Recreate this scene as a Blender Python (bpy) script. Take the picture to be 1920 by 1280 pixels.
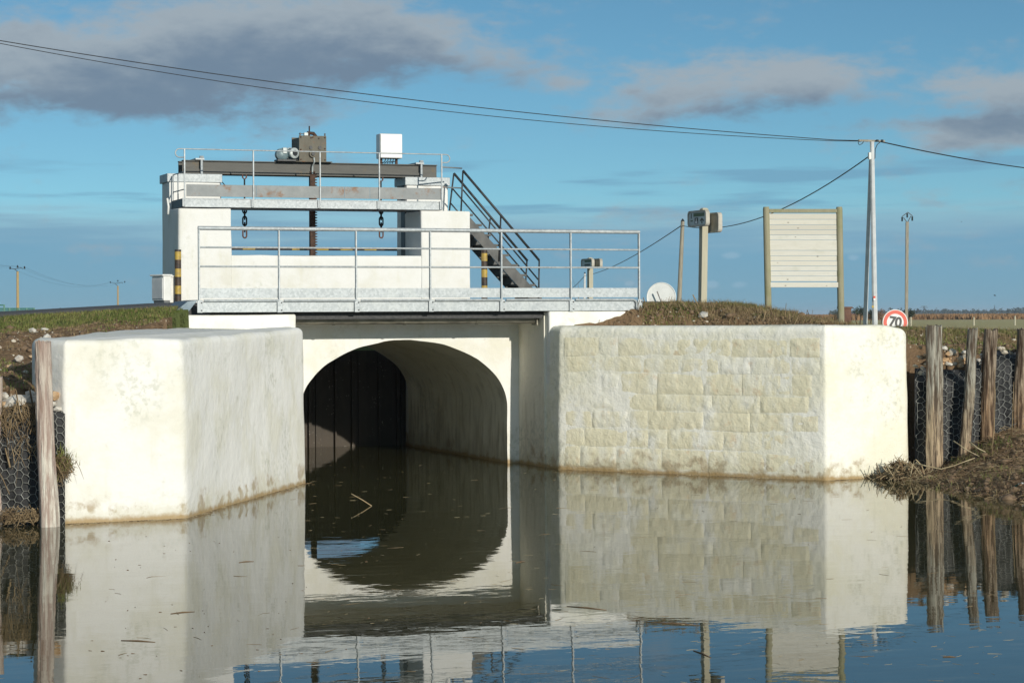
import bpy, math, random
import numpy as np
from mathutils import Vector, Matrix

random.seed(7); RNG = np.random.default_rng(7)
for o in list(bpy.data.objects): bpy.data.objects.remove(o)
S = bpy.context.scene; COL = S.collection
R = math.radians

# ------------------------------------------------------------------ camera
# world: x along the face of the sluice, y along the canal (away), z up, water at z = 0
F, ALPHA, ROLL, EYE = 4150.0, R(20.5), R(0.3), 2.1
CAM = np.array([-9.469, -29.609, EYE])
FW = np.array([math.sin(ALPHA), math.cos(ALPHA), 0.0]); RT = np.array([math.cos(ALPHA), -math.sin(ALPHA), 0.0]); UP = np.array([0, 0, 1.0])
RTR = RT*math.cos(ROLL) - UP*math.sin(ROLL); UPR = RT*math.sin(ROLL) + UP*math.cos(ROLL)
cam = bpy.data.cameras.new('camera'); camo = bpy.data.objects.new('camera', cam); COL.objects.link(camo)
camo.location = CAM
camo.rotation_euler = (Matrix.Rotation(-ALPHA, 3, 'Z') @ Matrix.Rotation(R(90), 3, 'X') @ Matrix.Rotation(-ROLL, 3, 'Z')).to_euler()
cam.sensor_width = 36; cam.lens = F/1920*36; cam.shift_y = -48/1920; cam.clip_end = 20000; cam.clip_start = .1
S.camera = camo
S.render.resolution_x, S.render.resolution_y = 1024, 682

def ray(px, py): return FW + RTR*(px-960)/F + UPR*(592-py)/F
def on_z(px, py, z): d = ray(px, py); return CAM + d*(z-EYE)/d[2]
def on_v(px, py, v): d = ray(px, py); return CAM + d*(v-CAM[1])/d[1]
def at(px, py, D): return CAM + ray(px, py)*D

# ------------------------------------------------------------------ world, sun, exposure
SUN_EL, SUN_AZ = R(15.0), math.atan2(.113, -.994)     # azimuth from +y towards +x
sdir = Vector((math.sin(SUN_AZ)*math.cos(SUN_EL), math.cos(SUN_AZ)*math.cos(SUN_EL), math.sin(SUN_EL)))
sun = bpy.data.lights.new('sun', 'SUN'); suno = bpy.data.objects.new('sun', sun); COL.objects.link(suno)
sun.energy = 3.6; sun.angle = R(.5); sun.color = (1.0, .945, .84)
suno.rotation_euler = sdir.to_track_quat('Z', 'Y').to_euler(); suno.location = (30, -60, 40)
S.cycles.diffuse_bounces = 8; S.cycles.blur_glossy = 3.0; S.cycles.sample_clamp_indirect = 25.0
S.view_settings.view_transform = 'Standard'; S.view_settings.look = 'None'
S.view_settings.exposure = 0.06; S.view_settings.gamma = 1.0; S.view_settings.use_curve_mapping = False

W = bpy.data.worlds.new('World'); S.world = W; W.use_nodes = True
class NT:
    def __init__(s, tree): s.t = tree; tree.nodes.clear()
    def n(s, typ, **kw):
        x = s.t.nodes.new(typ)
        for k, v in kw.items(): setattr(x, k, v)
        return x
    def link(s, a, b): s.t.links.new(a, b)
    def put(s, sock, v):
        if isinstance(v, bpy.types.NodeSocket): s.link(v, sock)
        elif isinstance(v, (tuple, list)) and len(v) == 3 and sock.type == 'RGBA': sock.default_value = (*v, 1)
        else: sock.default_value = v
    def m(s, op, a, b=0.0, c=0.0, clamp=False):
        x = s.n('ShaderNodeMath', operation=op); x.use_clamp = clamp
        s.put(x.inputs[0], a); s.put(x.inputs[1], b); s.put(x.inputs[2], c); return x.outputs[0]
    def add(s, *a):
        r = a[0]
        for b in a[1:]: r = s.m('ADD', r, b)
        return r
    def mul(s, a, b): return s.m('MULTIPLY', a, b)
    def ss(s, x, lo, hi, a=0.0, b=1.0):
        y = s.n('ShaderNodeMapRange', interpolation_type='SMOOTHSTEP')
        s.put(y.inputs[0], x); y.inputs[1].default_value = lo; y.inputs[2].default_value = hi
        y.inputs[3].default_value = a; y.inputs[4].default_value = b; return y.outputs[0]
    def vm(s, op, a, b=None, scale=None):
        x = s.n('ShaderNodeVectorMath', operation=op); s.put(x.inputs[0], a)
        if b is not None: s.put(x.inputs[1], b)
        if scale is not None: s.put(x.inputs[3], scale)
        return x.outputs['Value'] if op in ('DOT_PRODUCT', 'LENGTH') else x.outputs[0]
    def noise(s, vec, scale=5, detail=4, rough=.5, dist=0.0):
        x = s.n('ShaderNodeTexNoise'); s.link(vec, x.inputs['Vector']); x.inputs['Scale'].default_value = scale
        x.inputs['Detail'].default_value = detail; x.inputs['Roughness'].default_value = rough; x.inputs['Distortion'].default_value = dist
        return x.outputs[0]
    def mix(s, f, a, b, blend='MIX'):
        x = s.n('ShaderNodeMix', data_type='RGBA', blend_type=blend); s.put(x.inputs[0], f); s.put(x.inputs[6], a); s.put(x.inputs[7], b)
        return x.outputs[2]
    def xyz(s, v): x = s.n('ShaderNodeSeparateXYZ'); s.link(v, x.inputs[0]); return x.outputs
    def comb(s, a, b, c):
        x = s.n('ShaderNodeCombineXYZ'); s.put(x.inputs[0], a); s.put(x.inputs[1], b); s.put(x.inputs[2], c); return x.outputs[0]

def build_world():
    t = NT(W.node_tree)
    d = t.n('ShaderNodeTexCoord').outputs['Generated']
    x, y, z = t.xyz(d)
    el = t.m('ARCSINE', z)
    EL = t.mul(el, F)                                    # elevation, F units per radian
    az = t.m('ARCTAN2', t.vm('DOT_PRODUCT', d, tuple(RT)), t.vm('DOT_PRODUCT', d, tuple(FW)))
    AZ = t.mul(az, F)
    sky = t.n('ShaderNodeTexSky', sky_type='NISHITA'); sky.sun_disc = False
    sky.sun_elevation = SUN_EL; sky.sun_rotation = SUN_AZ; sky.altitude = 0; sky.air_density = 1.0; sky.dust_density = .3; sky.ozone_density = 3.0
    zz = t.add(t.mul(t.m('MAXIMUM', z, 0.0), 1.7), .05)
    t.link(t.vm('NORMALIZE', t.comb(x, y, zz)), sky.inputs[0])
    base = t.mix(1.0, sky.outputs[0], SKY_TINT, 'MULTIPLY')
    bg = t.n('ShaderNodeVectorMath', operation='SCALE'); t.link(base, bg.inputs[0]); bg.inputs[3].default_value = SKY_GAIN
    col = bg.outputs[0]
    # cloud field: a few cumulus banks in their true directions, torn by noise
    ns = t.comb(x, y, t.mul(z, 2.4))
    n1 = t.noise(ns, 17, 9, .62, .15); n2 = t.noise(ns, 48, 6, .6)
    def field(dy):
        acc = None
        E2 = t.add(EL, dy)
        for cx, cy, rx, ry, w in BLOBS:
            a = t.mul(t.add(AZ, 960-cx), 1/(1.12*rx)); e = t.mul(t.add(E2, cy-592), 1/(1.12*ry))
            g = t.mul(t.m('EXPONENT', t.mul(t.add(t.mul(a, a), t.mul(e, e)), -1.0)), w)
            acc = g if acc is None else t.add(acc, g)
        return acc
    hi = t.mul(t.ss(EL, 900, 1500), t.ss(t.noise(ns, 3.1, 6, .55), .36, .56))  # unseen overhead cloud, added thick and pale to raise the fill light
    B = t.add(field(0.0), hi)
    nz = t.add(t.mul(t.add(n1, -.5), 2.3), t.mul(t.add(n2, -.5), 1.5))
    D = t.add(B, nz)
    dens = t.ss(D, .12, 1.05)
    above = t.ss(t.add(field(62.0), t.mul(nz, .85), t.mul(hi, .30)), .10, 1.6)
    ccol = t.mix(above, CLOUD_LIT, CLOUD_DARK)
    # low stratus veil near the horizon
    st = t.comb(t.mul(x, 1.0), t.mul(y, 1.0), t.mul(z, 14.0))
    n3 = t.noise(st, 7, 5, .5); n4 = t.noise(st, 22, 4, .5)
    E3 = t.add(EL, t.mul(t.add(n3, -.5), 170.0), t.mul(t.add(n4, -.5), 40.0))
    veil = t.ss(E3, 205, 150)
    edge = t.mul(t.ss(E3, 225, 180), t.ss(E3, 120, 178))
    streak = t.mul(t.ss(n3, .51, .63), t.mul(t.ss(EL, 330, 260), t.ss(EL, 120, 200)))
    col = t.mix(t.mul(streak, .75), col, VEIL)
    col = t.mix(t.mul(veil, .92), col, t.mix(t.ss(EL, 0, 150), VEIL_LOW, VEIL))
    col = t.mix(t.mul(edge, .35), col, VEIL_EDGE)
    # small bright puffs low down
    pf = None
    for cx, cy, rx, ry in PUFFS:
        a = t.mul(t.add(AZ, 960-cx), 1/rx); e = t.mul(t.add(EL, cy-592), 1/ry)
        g = t.m('EXPONENT', t.mul(t.add(t.mul(a, a), t.mul(e, e)), -1.0)); pf = g if pf is None else t.add(pf, g)
    col = t.mix(t.mul(t.ss(t.add(pf, t.mul(t.add(t.noise(ns, 60, 4, .6), -.5), 1.2)), .35, .9), .5), col, PUFF)
    col = t.mix(t.mul(dens, .90), col, ccol)
    b = t.n('ShaderNodeBackground'); t.link(col, b.inputs[0]); b.inputs[1].default_value = .1
    o = t.n('ShaderNodeOutputWorld'); t.link(b.outputs[0], o.inputs[0])
SKY_TINT, SKY_GAIN = (.74, 1.01, .97), 1.03
CLOUD_LIT, CLOUD_DARK = (3.5, 4.0, 4.4), (1.6, 2.15, 2.9)
VEIL, VEIL_LOW, VEIL_EDGE = (1.62, 3.45, 4.95), (1.72, 3.4, 4.7), (3.1, 4.5, 5.4)
PUFF = (3.0, 4.6, 5.8)
BLOBS = [(230, 150, 300, 75, .95), (60, 130, 200, 80, .6), (470, 95, 230, 75, .65), (640, 35, 190, 70, .75), (430, 20, 120, 40, .4), (800, 80, 140, 45, .75), (930, 115, 70, 30, .5), (330, 60, 90, 30, .3),
         (1390, 150, 170, 45, 1.05), (1540, 160, 110, 40, .55), (1250, 200, 130, 32, .8), (1200, 130, 40, 20, .35), (1060, 155, 60, 22, .45), (1150, 225, 60, 20, .4),
         (1880, 185, 110, 42, .95), (1760, 175, 60, 25, .35), (1810, 262, 110, 26, .95), (1920, 275, 90, 24, .5), (640, 215, 60, 22, .28)]
PUFFS = [(1370, 482, 22, 9), (1385, 536, 26, 9), (1335, 535, 14, 9), (1595, 488, 14, 7), (1180, 533, 12, 6)]
build_world()

# ------------------------------------------------------------------ numpy noise
def _h(i, j, k):
    n = (i.astype(np.int64)*374761393 + j.astype(np.int64)*668265263 + k.astype(np.int64)*1274126177) & 0xffffffff
    n = ((n ^ (n >> 13))*1274126177) & 0xffffffff
    return ((n ^ (n >> 16)) & 0xffff)/32767.5 - 1.0
def vn(x, y, z=0.0):
    x, y, z = np.broadcast_arrays(np.asarray(x, float), np.asarray(y, float), np.asarray(z, float))
    i, j, k = np.floor(x), np.floor(y), np.floor(z); fx, fy, fz = x-i, y-j, z-k
    fx, fy, fz = [f*f*(3-2*f) for f in (fx, fy, fz)]
    r = 0
    for a in (0, 1):
        for b in (0, 1):
            for c in (0, 1):
                r = r + _h(i+a, j+b, k+c)*(fx if a else 1-fx)*(fy if b else 1-fy)*(fz if c else 1-fz)
    return r
def fbm(x, y, z=0.0, o=4, g=.5):
    r, a = 0, 1.0
    for q in range(o):
        r = r + a*vn(np.asarray(x)*2**q+q*7.3, np.asarray(y)*2**q+q*3.1, np.asarray(z)*2**q+q*5.7); a *= g
    return r
def sstep(x, a, b): t = np.clip((np.asarray(x, float)-a)/(b-a), 0, 1); return t*t*(3-2*t)

# ------------------------------------------------------------------ materials
MATS = {}
def material(name, fn):
    m = bpy.data.materials.new(name); m.use_nodes = True; t = NT(m.node_tree)
    p = t.n('ShaderNodeBsdfPrincipled'); o = t.n('ShaderNodeOutputMaterial'); t.link(p.outputs[0], o.inputs[0])
    fn(t, p, t.n('ShaderNodeNewGeometry').outputs['Position'], t.n('ShaderNodeTexCoord').outputs['Object'])
    MATS[name] = m; return m
def bump(t, p, h, dist=.01, strength=1.0):
    b = t.n('ShaderNodeBump'); t.put(b.inputs['Height'], h); b.inputs['Distance'].default_value = dist; b.inputs['Strength'].default_value = strength
    t.link(b.outputs[0], p.inputs['Normal'])
def simple(name, c1, c2=None, rough=.6, metal=0.0, scale=8, stretch=(1, 1, 1), bmp=.0, bscale=40, spec=.5, lo=.35, hi=.65, coord='pos', detail=5):
    def fn(t, p, pos, ob):
        v = pos if coord == 'pos' else ob
        v = t.vm('MULTIPLY', v, stretch)
        if c2: t.link(t.mix(t.ss(t.noise(v, scale, detail, .6), lo, hi), c1, c2), p.inputs['Base Color'])
        else: t.put(p.inputs['Base Color'], c1)
        p.inputs['Roughness'].default_value = rough; p.inputs['Metallic'].default_value = metal; p.inputs['Specular IOR Level'].default_value = spec
        if bmp: bump(t, p, t.noise(v, bscale, 5, .6), bmp)
    return material(name, fn)

WHITE, CREAM = (.81, .80, .75), (.72, .70, .59)
def plaster_mat(name, white=WHITE, cream=CREAM, amt=(.50, .75), rough_amt=1.0, dirty=0.0, stone=0.0):
    def fn(t, p, pos, ob):
        z = t.xyz(pos)[2]
        n1 = t.noise(pos, 1.6, 6, .6); n2 = t.noise(pos, 7, 6, .62); n3 = t.noise(t.vm('MULTIPLY', pos, (5, 5, .9)), 1.6, 5, .6)
        col = t.mix(t.mul(t.ss(n1, *amt), .75), white, cream)
        col = t.mix(t.mul(t.ss(n3, .55, .75), .32), col, (.62, .60, .47))
        col = t.mix(t.mul(t.ss(n2, .62, .72), .34), col, (.52, .50, .42))
        col = t.mix(t.mul(t.mul(t.ss(t.noise(pos, .9, 4, .6), .52, .66), t.ss(t.noise(pos, 14, 5, .7), .46, .62)), .55), col, (.50, .51, .42))
        if stone:
            rnd = t.n('ShaderNodeObjectInfo').outputs['Random']
            w = t.ss(t.add(t.noise(t.vm('MULTIPLY', pos, (3.2, 3.2, 1.6)), 1.1, 6, .6), t.mul(t.add(rnd, -.5), .24)), .38, .58)
            col = t.mix(t.mul(w, stone), col, t.mix(t.noise(pos, 9, 5, .6), (.75, .67, .43), (.80, .76, .57)))
            col = t.mix(t.mul(t.ss(t.noise(pos, 4.2, 5, .65), .58, .70), .5), col, (.66, .48, .30))
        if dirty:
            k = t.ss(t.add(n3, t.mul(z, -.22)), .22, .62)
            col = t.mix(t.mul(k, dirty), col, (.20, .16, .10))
        # old patches where the limewash has come off near the water, tide line
        low = t.mul(t.ss(t.add(z, t.mul(t.add(n2, -.5), .5)), .30, .12), t.ss(t.noise(pos, 3.1, 5, .65), .50, .62))
        col = t.mix(t.mul(low, .8), col, (.40, .31, .20))
        wet = t.ss(t.add(z, t.mul(t.add(n2, -.5), .45), t.mul(t.add(n3, -.5), .4)), .22, .04)
        col = t.mix(t.mul(wet, .35), col, (.50, .46, .30))
        tide = t.ss(t.add(z, t.mul(t.add(n2, -.5), .12)), .075, .012)
        col = t.mix(t.mul(tide, .85), col, (.36, .24, .10))
        t.link(col, p.inputs['Base Color'])
        p.inputs['Roughness'].default_value = .9; p.inputs['Specular IOR Level'].default_value = .15
        h = t.add(t.mul(t.noise(pos, 9, 5, .55), 1.3), t.mul(t.noise(pos, 45, 5, .65), .30*rough_amt))
        bump(t, p, h, .009*rough_amt)
    return material(name, fn)
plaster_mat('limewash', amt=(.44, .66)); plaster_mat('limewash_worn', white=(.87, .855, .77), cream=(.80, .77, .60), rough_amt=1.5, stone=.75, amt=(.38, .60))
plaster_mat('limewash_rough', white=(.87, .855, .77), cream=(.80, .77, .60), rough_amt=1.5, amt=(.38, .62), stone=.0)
plaster_mat('limewash_clean', white=(.75, .745, .71), cream=(.66, .645, .56), rough_amt=.7)
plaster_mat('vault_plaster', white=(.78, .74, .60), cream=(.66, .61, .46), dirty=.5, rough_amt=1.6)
plaster_mat('reveal_plaster', white=(.82, .78, .66), cream=(.72, .66, .50), dirty=.25, rough_amt=1.5)

def galv(t, p, pos, ob):
    v = t.n('ShaderNodeTexVoronoi'); t.link(pos, v.inputs['Vector']); v.inputs['Scale'].default_value = 38
    c = t.mix(t.xyz(v.outputs['Color'])[0], (.31, .34, .35), (.44, .47, .48))
    n = t.noise(pos, 5, 6, .65)
    c = t.mix(t.mul(t.ss(n, .48, .70), .5), c, (.53, .56, .55))
    c = t.mix(t.mul(t.ss(t.noise(pos, 11, 5, .7), .66, .74), .35), c, (.32, .33, .33))
    t.link(c, p.inputs['Base Color']); p.inputs['Metallic'].default_value = .25
    t.put(p.inputs['Roughness'], t.add(.42, t.mul(n, .25)))
material('galvanised', galv)
def galv_old(t, p, pos, ob):
    n = t.noise(pos, 6, 6, .65); c = t.mix(n, (.14, .155, .16), (.31, .325, .32))
    r = t.ss(t.add(t.noise(pos, 2.3, 6, .7), t.mul(t.noise(pos, 14, 4, .7), .25)), .66, .80)
    c = t.mix(t.mul(r, .85), c, (.20, .10, .045)); t.link(c, p.inputs['Base Color'])
    p.inputs['Metallic'].default_value = .2; p.inputs['Roughness'].default_value = .6; bump(t, p, n, .004)
material('galvanised_old', galv_old)
def beam_steel(t, p, pos, ob):
    n = t.noise(t.vm('MULTIPLY', pos, (.6, 1, 2.5)), 6, 6, .65); c = t.mix(n, (.055, .055, .050), (.115, .112, .098))
    c = t.mix(t.mul(t.ss(t.noise(pos, 3, 6, .7), .57, .68), .6), c, (.14, .10, .05)); t.link(c, p.inputs['Base Color'])
    p.inputs['Metallic'].default_value = .1; p.inputs['Roughness'].default_value = .62; bump(t, p, n, .003)
material('beam_steel', beam_steel)
def gear_steel(t, p, pos, ob):
    n = t.noise(t.vm('MULTIPLY', pos, (2.2, 1, .7)), 6, 6, .7); c = t.mix(n, (.065, .058, .042), (.18, .165, .125))
    c = t.mix(t.mul(t.ss(t.noise(pos, 7, 6, .7), .54, .66), .8), c, (.22, .10, .04)); t.link(c, p.inputs['Base Color'])
    p.inputs['Roughness'].default_value = .7; bump(t, p, n, .006)
material('gear_steel', gear_steel)
simple('dark_steel', (.022, .024, .026), (.05, .052, .052), .5, .2, 10)
simple('stair_steel', (.06, .062, .06), (.10, .10, .094), .55, .2, 5)
simple('rust', (.035, .020, .014), (.085, .045, .028), .85, 0, 14, bmp=.004)
simple('chain_iron', (.015, .014, .014), (.035, .028, .024), .6, .3, 14)
simple('chain_rust', (.09, .035, .02), (.15, .07, .05), .8, 0, 14)
def gate_mat(t, p, pos, ob):
    z = t.xyz(pos)[2]; n = t.noise(t.vm('MULTIPLY', pos, (3, 3, .8)), 3, 6, .65)
    c = t.mix(n, (.018, .016, .014), (.070, .058, .045))
    c = t.mix(t.mul(t.ss(t.add(z, t.mul(n, .8)), .95, .45), .9), c, (.066, .052, .037))
    v = t.n('ShaderNodeTexVoronoi'); t.link(pos, v.inputs['Vector']); v.inputs['Scale'].default_value = 26
    sp = t.mul(t.ss(v.outputs['Distance'], .22, .10), t.ss(t.noise(pos, 4, 4, .6), .5, .62))
    c = t.mix(t.mul(sp, .8), c, (.42, .40, .33)); t.link(c, p.inputs['Base Color']); p.inputs['Roughness'].default_value = .75; bump(t, p, n, .01)
material('gate_steel', gate_mat)
simple('pipe_metal', (.16, .15, .12), (.30, .28, .22), .5, .35, 5, (1, 1, 4))
simple('motor_blue', (.13, .19, .21), (.20, .27, .28), .45, .1, 12)
simple('motor_pale', (.48, .52, .50), (.36, .40, .40), .45, .1, 12)
simple('cabinet_white', (.80, .80, .77), (.72, .72, .68), .4, 0, 6)
simple('cabinet_grey', (.50, .52, .52), (.60, .61, .60), .45, 0, 5)
simple('plinth_grey', (.16, .17, .17), None, .7)
simple('paint_yellow', (.50, .34, .05), (.33, .23, .07), .55, 0, 12)
simple('paint_black', (.028, .024, .022), (.075, .045, .028), .6, 0, 12)
simple('flap_plate', (.07, .10, .125), (.12, .15, .17), .35, .5, 6)
simple('cable_black', (.012, .014, .016), None, .6)
simple('wire_galvanised', (.42, .43, .40), (.26, .26, .23), .5, .3, 9)
simple('membrane', (.020, .021, .022), (.045, .046, .047), .75, 0, 5, bmp=.02, bscale=12)
simple('concrete', (.42, .42, .39), (.52, .52, .49), .9, 0, 7, bmp=.006)
simple('pole_concrete', (.52, .54, .55), (.62, .64, .64), .8, 0, 5)
simple('pole_wood', (.34, .24, .10), (.46, .33, .15), .85, 0, 4, (5, 5, .6))
simple('pole_grey_wood', (.23, .21, .17), (.33, .30, .24), .9, 0, 4, (6, 6, .5))
simple('insulator', (.02, .022, .022), None, .3)
simple('asphalt', (.055, .056, .058), (.085, .085, .085), .9, 0, 30, bmp=.004, bscale=150)
simple('stone', (.44, .40, .32), (.58, .52, .42), .9, 0, 7, bmp=.02, bscale=18)
simple('stone_ochre', (.46, .29, .15), (.56, .42, .27), .9, 0, 7, bmp=.02, bscale=18)
simple('stone_pale', (.62, .60, .54), (.50, .46, .40), .9, 0, 9, bmp=.01, bscale=18)
simple('straw', (.32, .235, .13), (.17, .115, .06), .85, 0, 5)
simple('straw_pale', (.50, .42, .26), (.30, .22, .12), .85, 0, 5)
simple('root', (.12, .075, .04), (.20, .13, .07), .9, 0, 5)
simple('grass', (.10, .145, .030), (.23, .235, .075), .75, 0, 1.7, spec=.25, lo=.3, hi=.7)
simple('grass_dry', (.30, .22, .11), (.20, .17, .07), .85, 0, 2.5)
simple('clod', (.13, .085, .05), (.24, .165, .10), .95, 0, 9, bmp=.01)
simple('reed', (.215, .125, .060), (.30, .185, .095), .95, 0, .06)
simple('far_leaf', (.020, .032, .020), (.045, .058, .030), .9, 0, .6)
simple('twig_brown', (.16, .095, .06), (.24, .15, .10), .9, 0, 1)
simple('bark', (.06, .045, .03), None, .9)
simple('house_wall', (.62, .58, .50), None, .9); simple('roof_tile', (.28, .12, .07), None, .9); simple('brick_red', (.10, .05, .035), (.15, .08, .055), .9, 0, 3)
simple('fence_green', (.025, .14, .095), None, .5)
simple('bird_black', (.012, .012, .013), None, .8)
simple('sign_white', (.78, .78, .76), (.70, .70, .68), .45, 0, 6); simple('sign_back', (.84, .85, .82), (.76, .77, .74), .5, .1, 5)
simple('sign_red', (.66, .075, .035), None, .45); simple('sign_black', (.015, .015, .017), None, .45)
simple('sign_rim', (.36, .34, .28), (.50, .47, .40), .6, 0, 8); simple('sign_panel', (.46, .53, .52), None, .4); simple('sign_green', (.035, .085, .02), None, .4); simple('sign_dark', (.02, .035, .02), None, .4)
def glass_green(t, p, pos, ob):
    p.inputs['Base Color'].default_value = (.012, .06, .03, 1); p.inputs['Roughness'].default_value = .06
material('bottle_glass', glass_green)
def board_wood(t, p, pos, ob):
    rnd = t.n('ShaderNodeObjectInfo').outputs['Random']
    v = t.vm('ADD', pos, t.comb(t.mul(rnd, 37.0), t.mul(rnd, 11.0), 0.0))
    g = t.noise(t.vm('MULTIPLY', v, (1.2, 1.2, 26)), 3, 6, .65); n = t.noise(v, 4, 5, .6)
    c = t.mix(g, (.52, .505, .43), (.76, .75, .68)); c = t.mix(t.mul(t.ss(n, .52, .7), .45), c, (.50, .50, .40))
    c = t.mix(t.mul(rnd, .55), c, (.66, .61, .48)); c = t.mix(t.mul(t.ss(rnd, .6, .9), .4), c, (.46, .44, .38))
    kv = t.n('ShaderNodeTexVoronoi'); t.link(t.vm('MULTIPLY', v, (1, 1, 2)), kv.inputs['Vector']); kv.inputs['Scale'].default_value = 4.5
    c = t.mix(t.mul(t.ss(kv.outputs['Distance'], .10, .05), .75), c, (.10, .07, .04))
    t.link(c, p.inputs['Base Color']); p.inputs['Roughness'].default_value = .85; bump(t, p, g, .004)
material('board_wood', board_wood)
def green_wood(t, p, pos, ob):
    g = t.noise(t.vm('MULTIPLY', pos, (16, 16, 1.0)), 3, 6, .65); c = t.mix(g, (.20, .185, .11), (.40, .375, .26))
    c = t.mix(t.mul(t.ss(t.noise(pos, 2.5, 4, .6), .5, .7), .45), c, (.20, .22, .08))
    t.link(c, p.inputs['Base Color']); p.inputs['Roughness'].default_value = .9; bump(t, p, g, .006)
material('green_wood', green_wood)
def marker_wood(t, p, pos, ob):
    g = t.noise(t.vm('MULTIPLY', pos, (18, 18, 1.0)), 3, 6, .65); c = t.mix(g, (.36, .33, .24), (.56, .53, .40))
    t.link(c, p.inputs['Base Color']); p.inputs['Roughness'].default_value = .9; bump(t, p, g, .004)
material('marker_wood', marker_wood)
def old_post(name, top, low, dark, split):
    def fn(t, p, pos, ob):
        z = t.xyz(pos)[2]; v = t.vm('MULTIPLY', ob, (9, 9, .8))
        g = t.noise(v, 3.0, 7, .68, .4); g2 = t.noise(t.vm('MULTIPLY', ob, (4, 4, .7)), 2.2, 5, .6)
        k = t.ss(t.add(z, t.mul(t.add(g2, -.5), 1.6)), split-.35, split+.35)
        c = t.mix(k, low, top); c = t.mix(t.ss(g, .40, .62), dark, c)
        c = t.mix(t.mul(t.ss(g2, .56, .68), .45), c, (.16, .06, .025))
        t.link(c, p.inputs['Base Color']); p.inputs['Roughness'].default_value = .92; p.inputs['Specular IOR Level'].default_value = .2
        bump(t, p, g, .03)
    return material(name, fn)
old_post('post_grey', (.42, .40, .33), (.49, .38, .25), (.12, .09, .065), .85)
old_post('post_brown', (.34, .28, .21), (.37, .25, .15), (.07, .045, .03), 1.0)
old_post('post_pale', (.58, .51, .43), (.72, .68, .58), (.40, .30, .25), .62)
def water(t, p, pos, ob):
    n = t.noise(t.vm('MULTIPLY', pos, (1.0, 2.2, 1)), .55, 5, .6)
    v2 = t.vm('MULTIPLY', pos, (1.2, 7.0, 1)); film = t.noise(v2, 1.1, 7, .68, .3)
    c = t.mix(t.ss(film, .50, .72), (.042, .041, .018), (.092, .086, .044))
    t.link(c, p.inputs['Base Color'])
    t.put(p.inputs['Roughness'], t.add(.012, t.mul(t.ss(film, .52, .75), .075))); p.inputs['IOR'].default_value = 1.33
    h = t.add(t.mul(t.noise(t.vm('MULTIPLY', pos, (1, 1.6, 1)), 1.3, 3, .5), 1.0), t.mul(t.noise(pos, 9, 3, .5), .10))
    bump(t, p, t.mul(h, t.add(.5, n)), .0016)
material('water', water)
def ground_mat(t, p, pos, ob):
    a = t.n('ShaderNodeVertexColor'); a.layer_name = 'zone'; zr, zg, zb = t.xyz(a.outputs[0])
    n1 = t.noise(pos, 3.2, 6, .65); n2 = t.noise(pos, 24, 5, .7); n3 = t.noise(pos, .9, 5, .6)
    soil = t.mix(n2, (.115, .072, .040), (.30, .205, .125)); soil = t.mix(t.mul(t.ss(n1, .45, .65), .5), soil, (.25, .165, .09))
    v = t.n('ShaderNodeTexVoronoi'); t.link(pos, v.inputs['Vector']); v.inputs['Scale'].default_value = 17
    soil = t.mix(t.mul(t.ss(v.outputs['Distance'], .30, .18), t.ss(t.xyz(v.outputs['Color'])[0], .72, .80)), soil, (.46, .38, .28))
    grass = t.mix(n2, (.07, .10, .028), (.16, .17, .065))
    fw = t.vm('MULTIPLY', pos, (.02, .02, .02)); n4 = t.noise(fw, 2.0, 5, .6)
    meadow = t.mix(n4, (.40, .36, .16), (.52, .45, .25))
    far = t.mix(t.noise(fw, 5, 5, .6), (.30, .18, .10), (.40, .26, .15))
    c = t.mix(t.ss(t.add(zr, t.mul(t.add(n1, -.5), .9)), .4, .6), soil, grass)
    c = t.mix(zg, c, meadow); c = t.mix(zb, c, far)
    t.link(c, p.inputs['Base Color']); p.inputs['Roughness'].default_value = .95; p.inputs['Specular IOR Level'].default_value = .1
    bump(t, p, t.add(n2, n1), .03)
material('ground', ground_mat)

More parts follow.
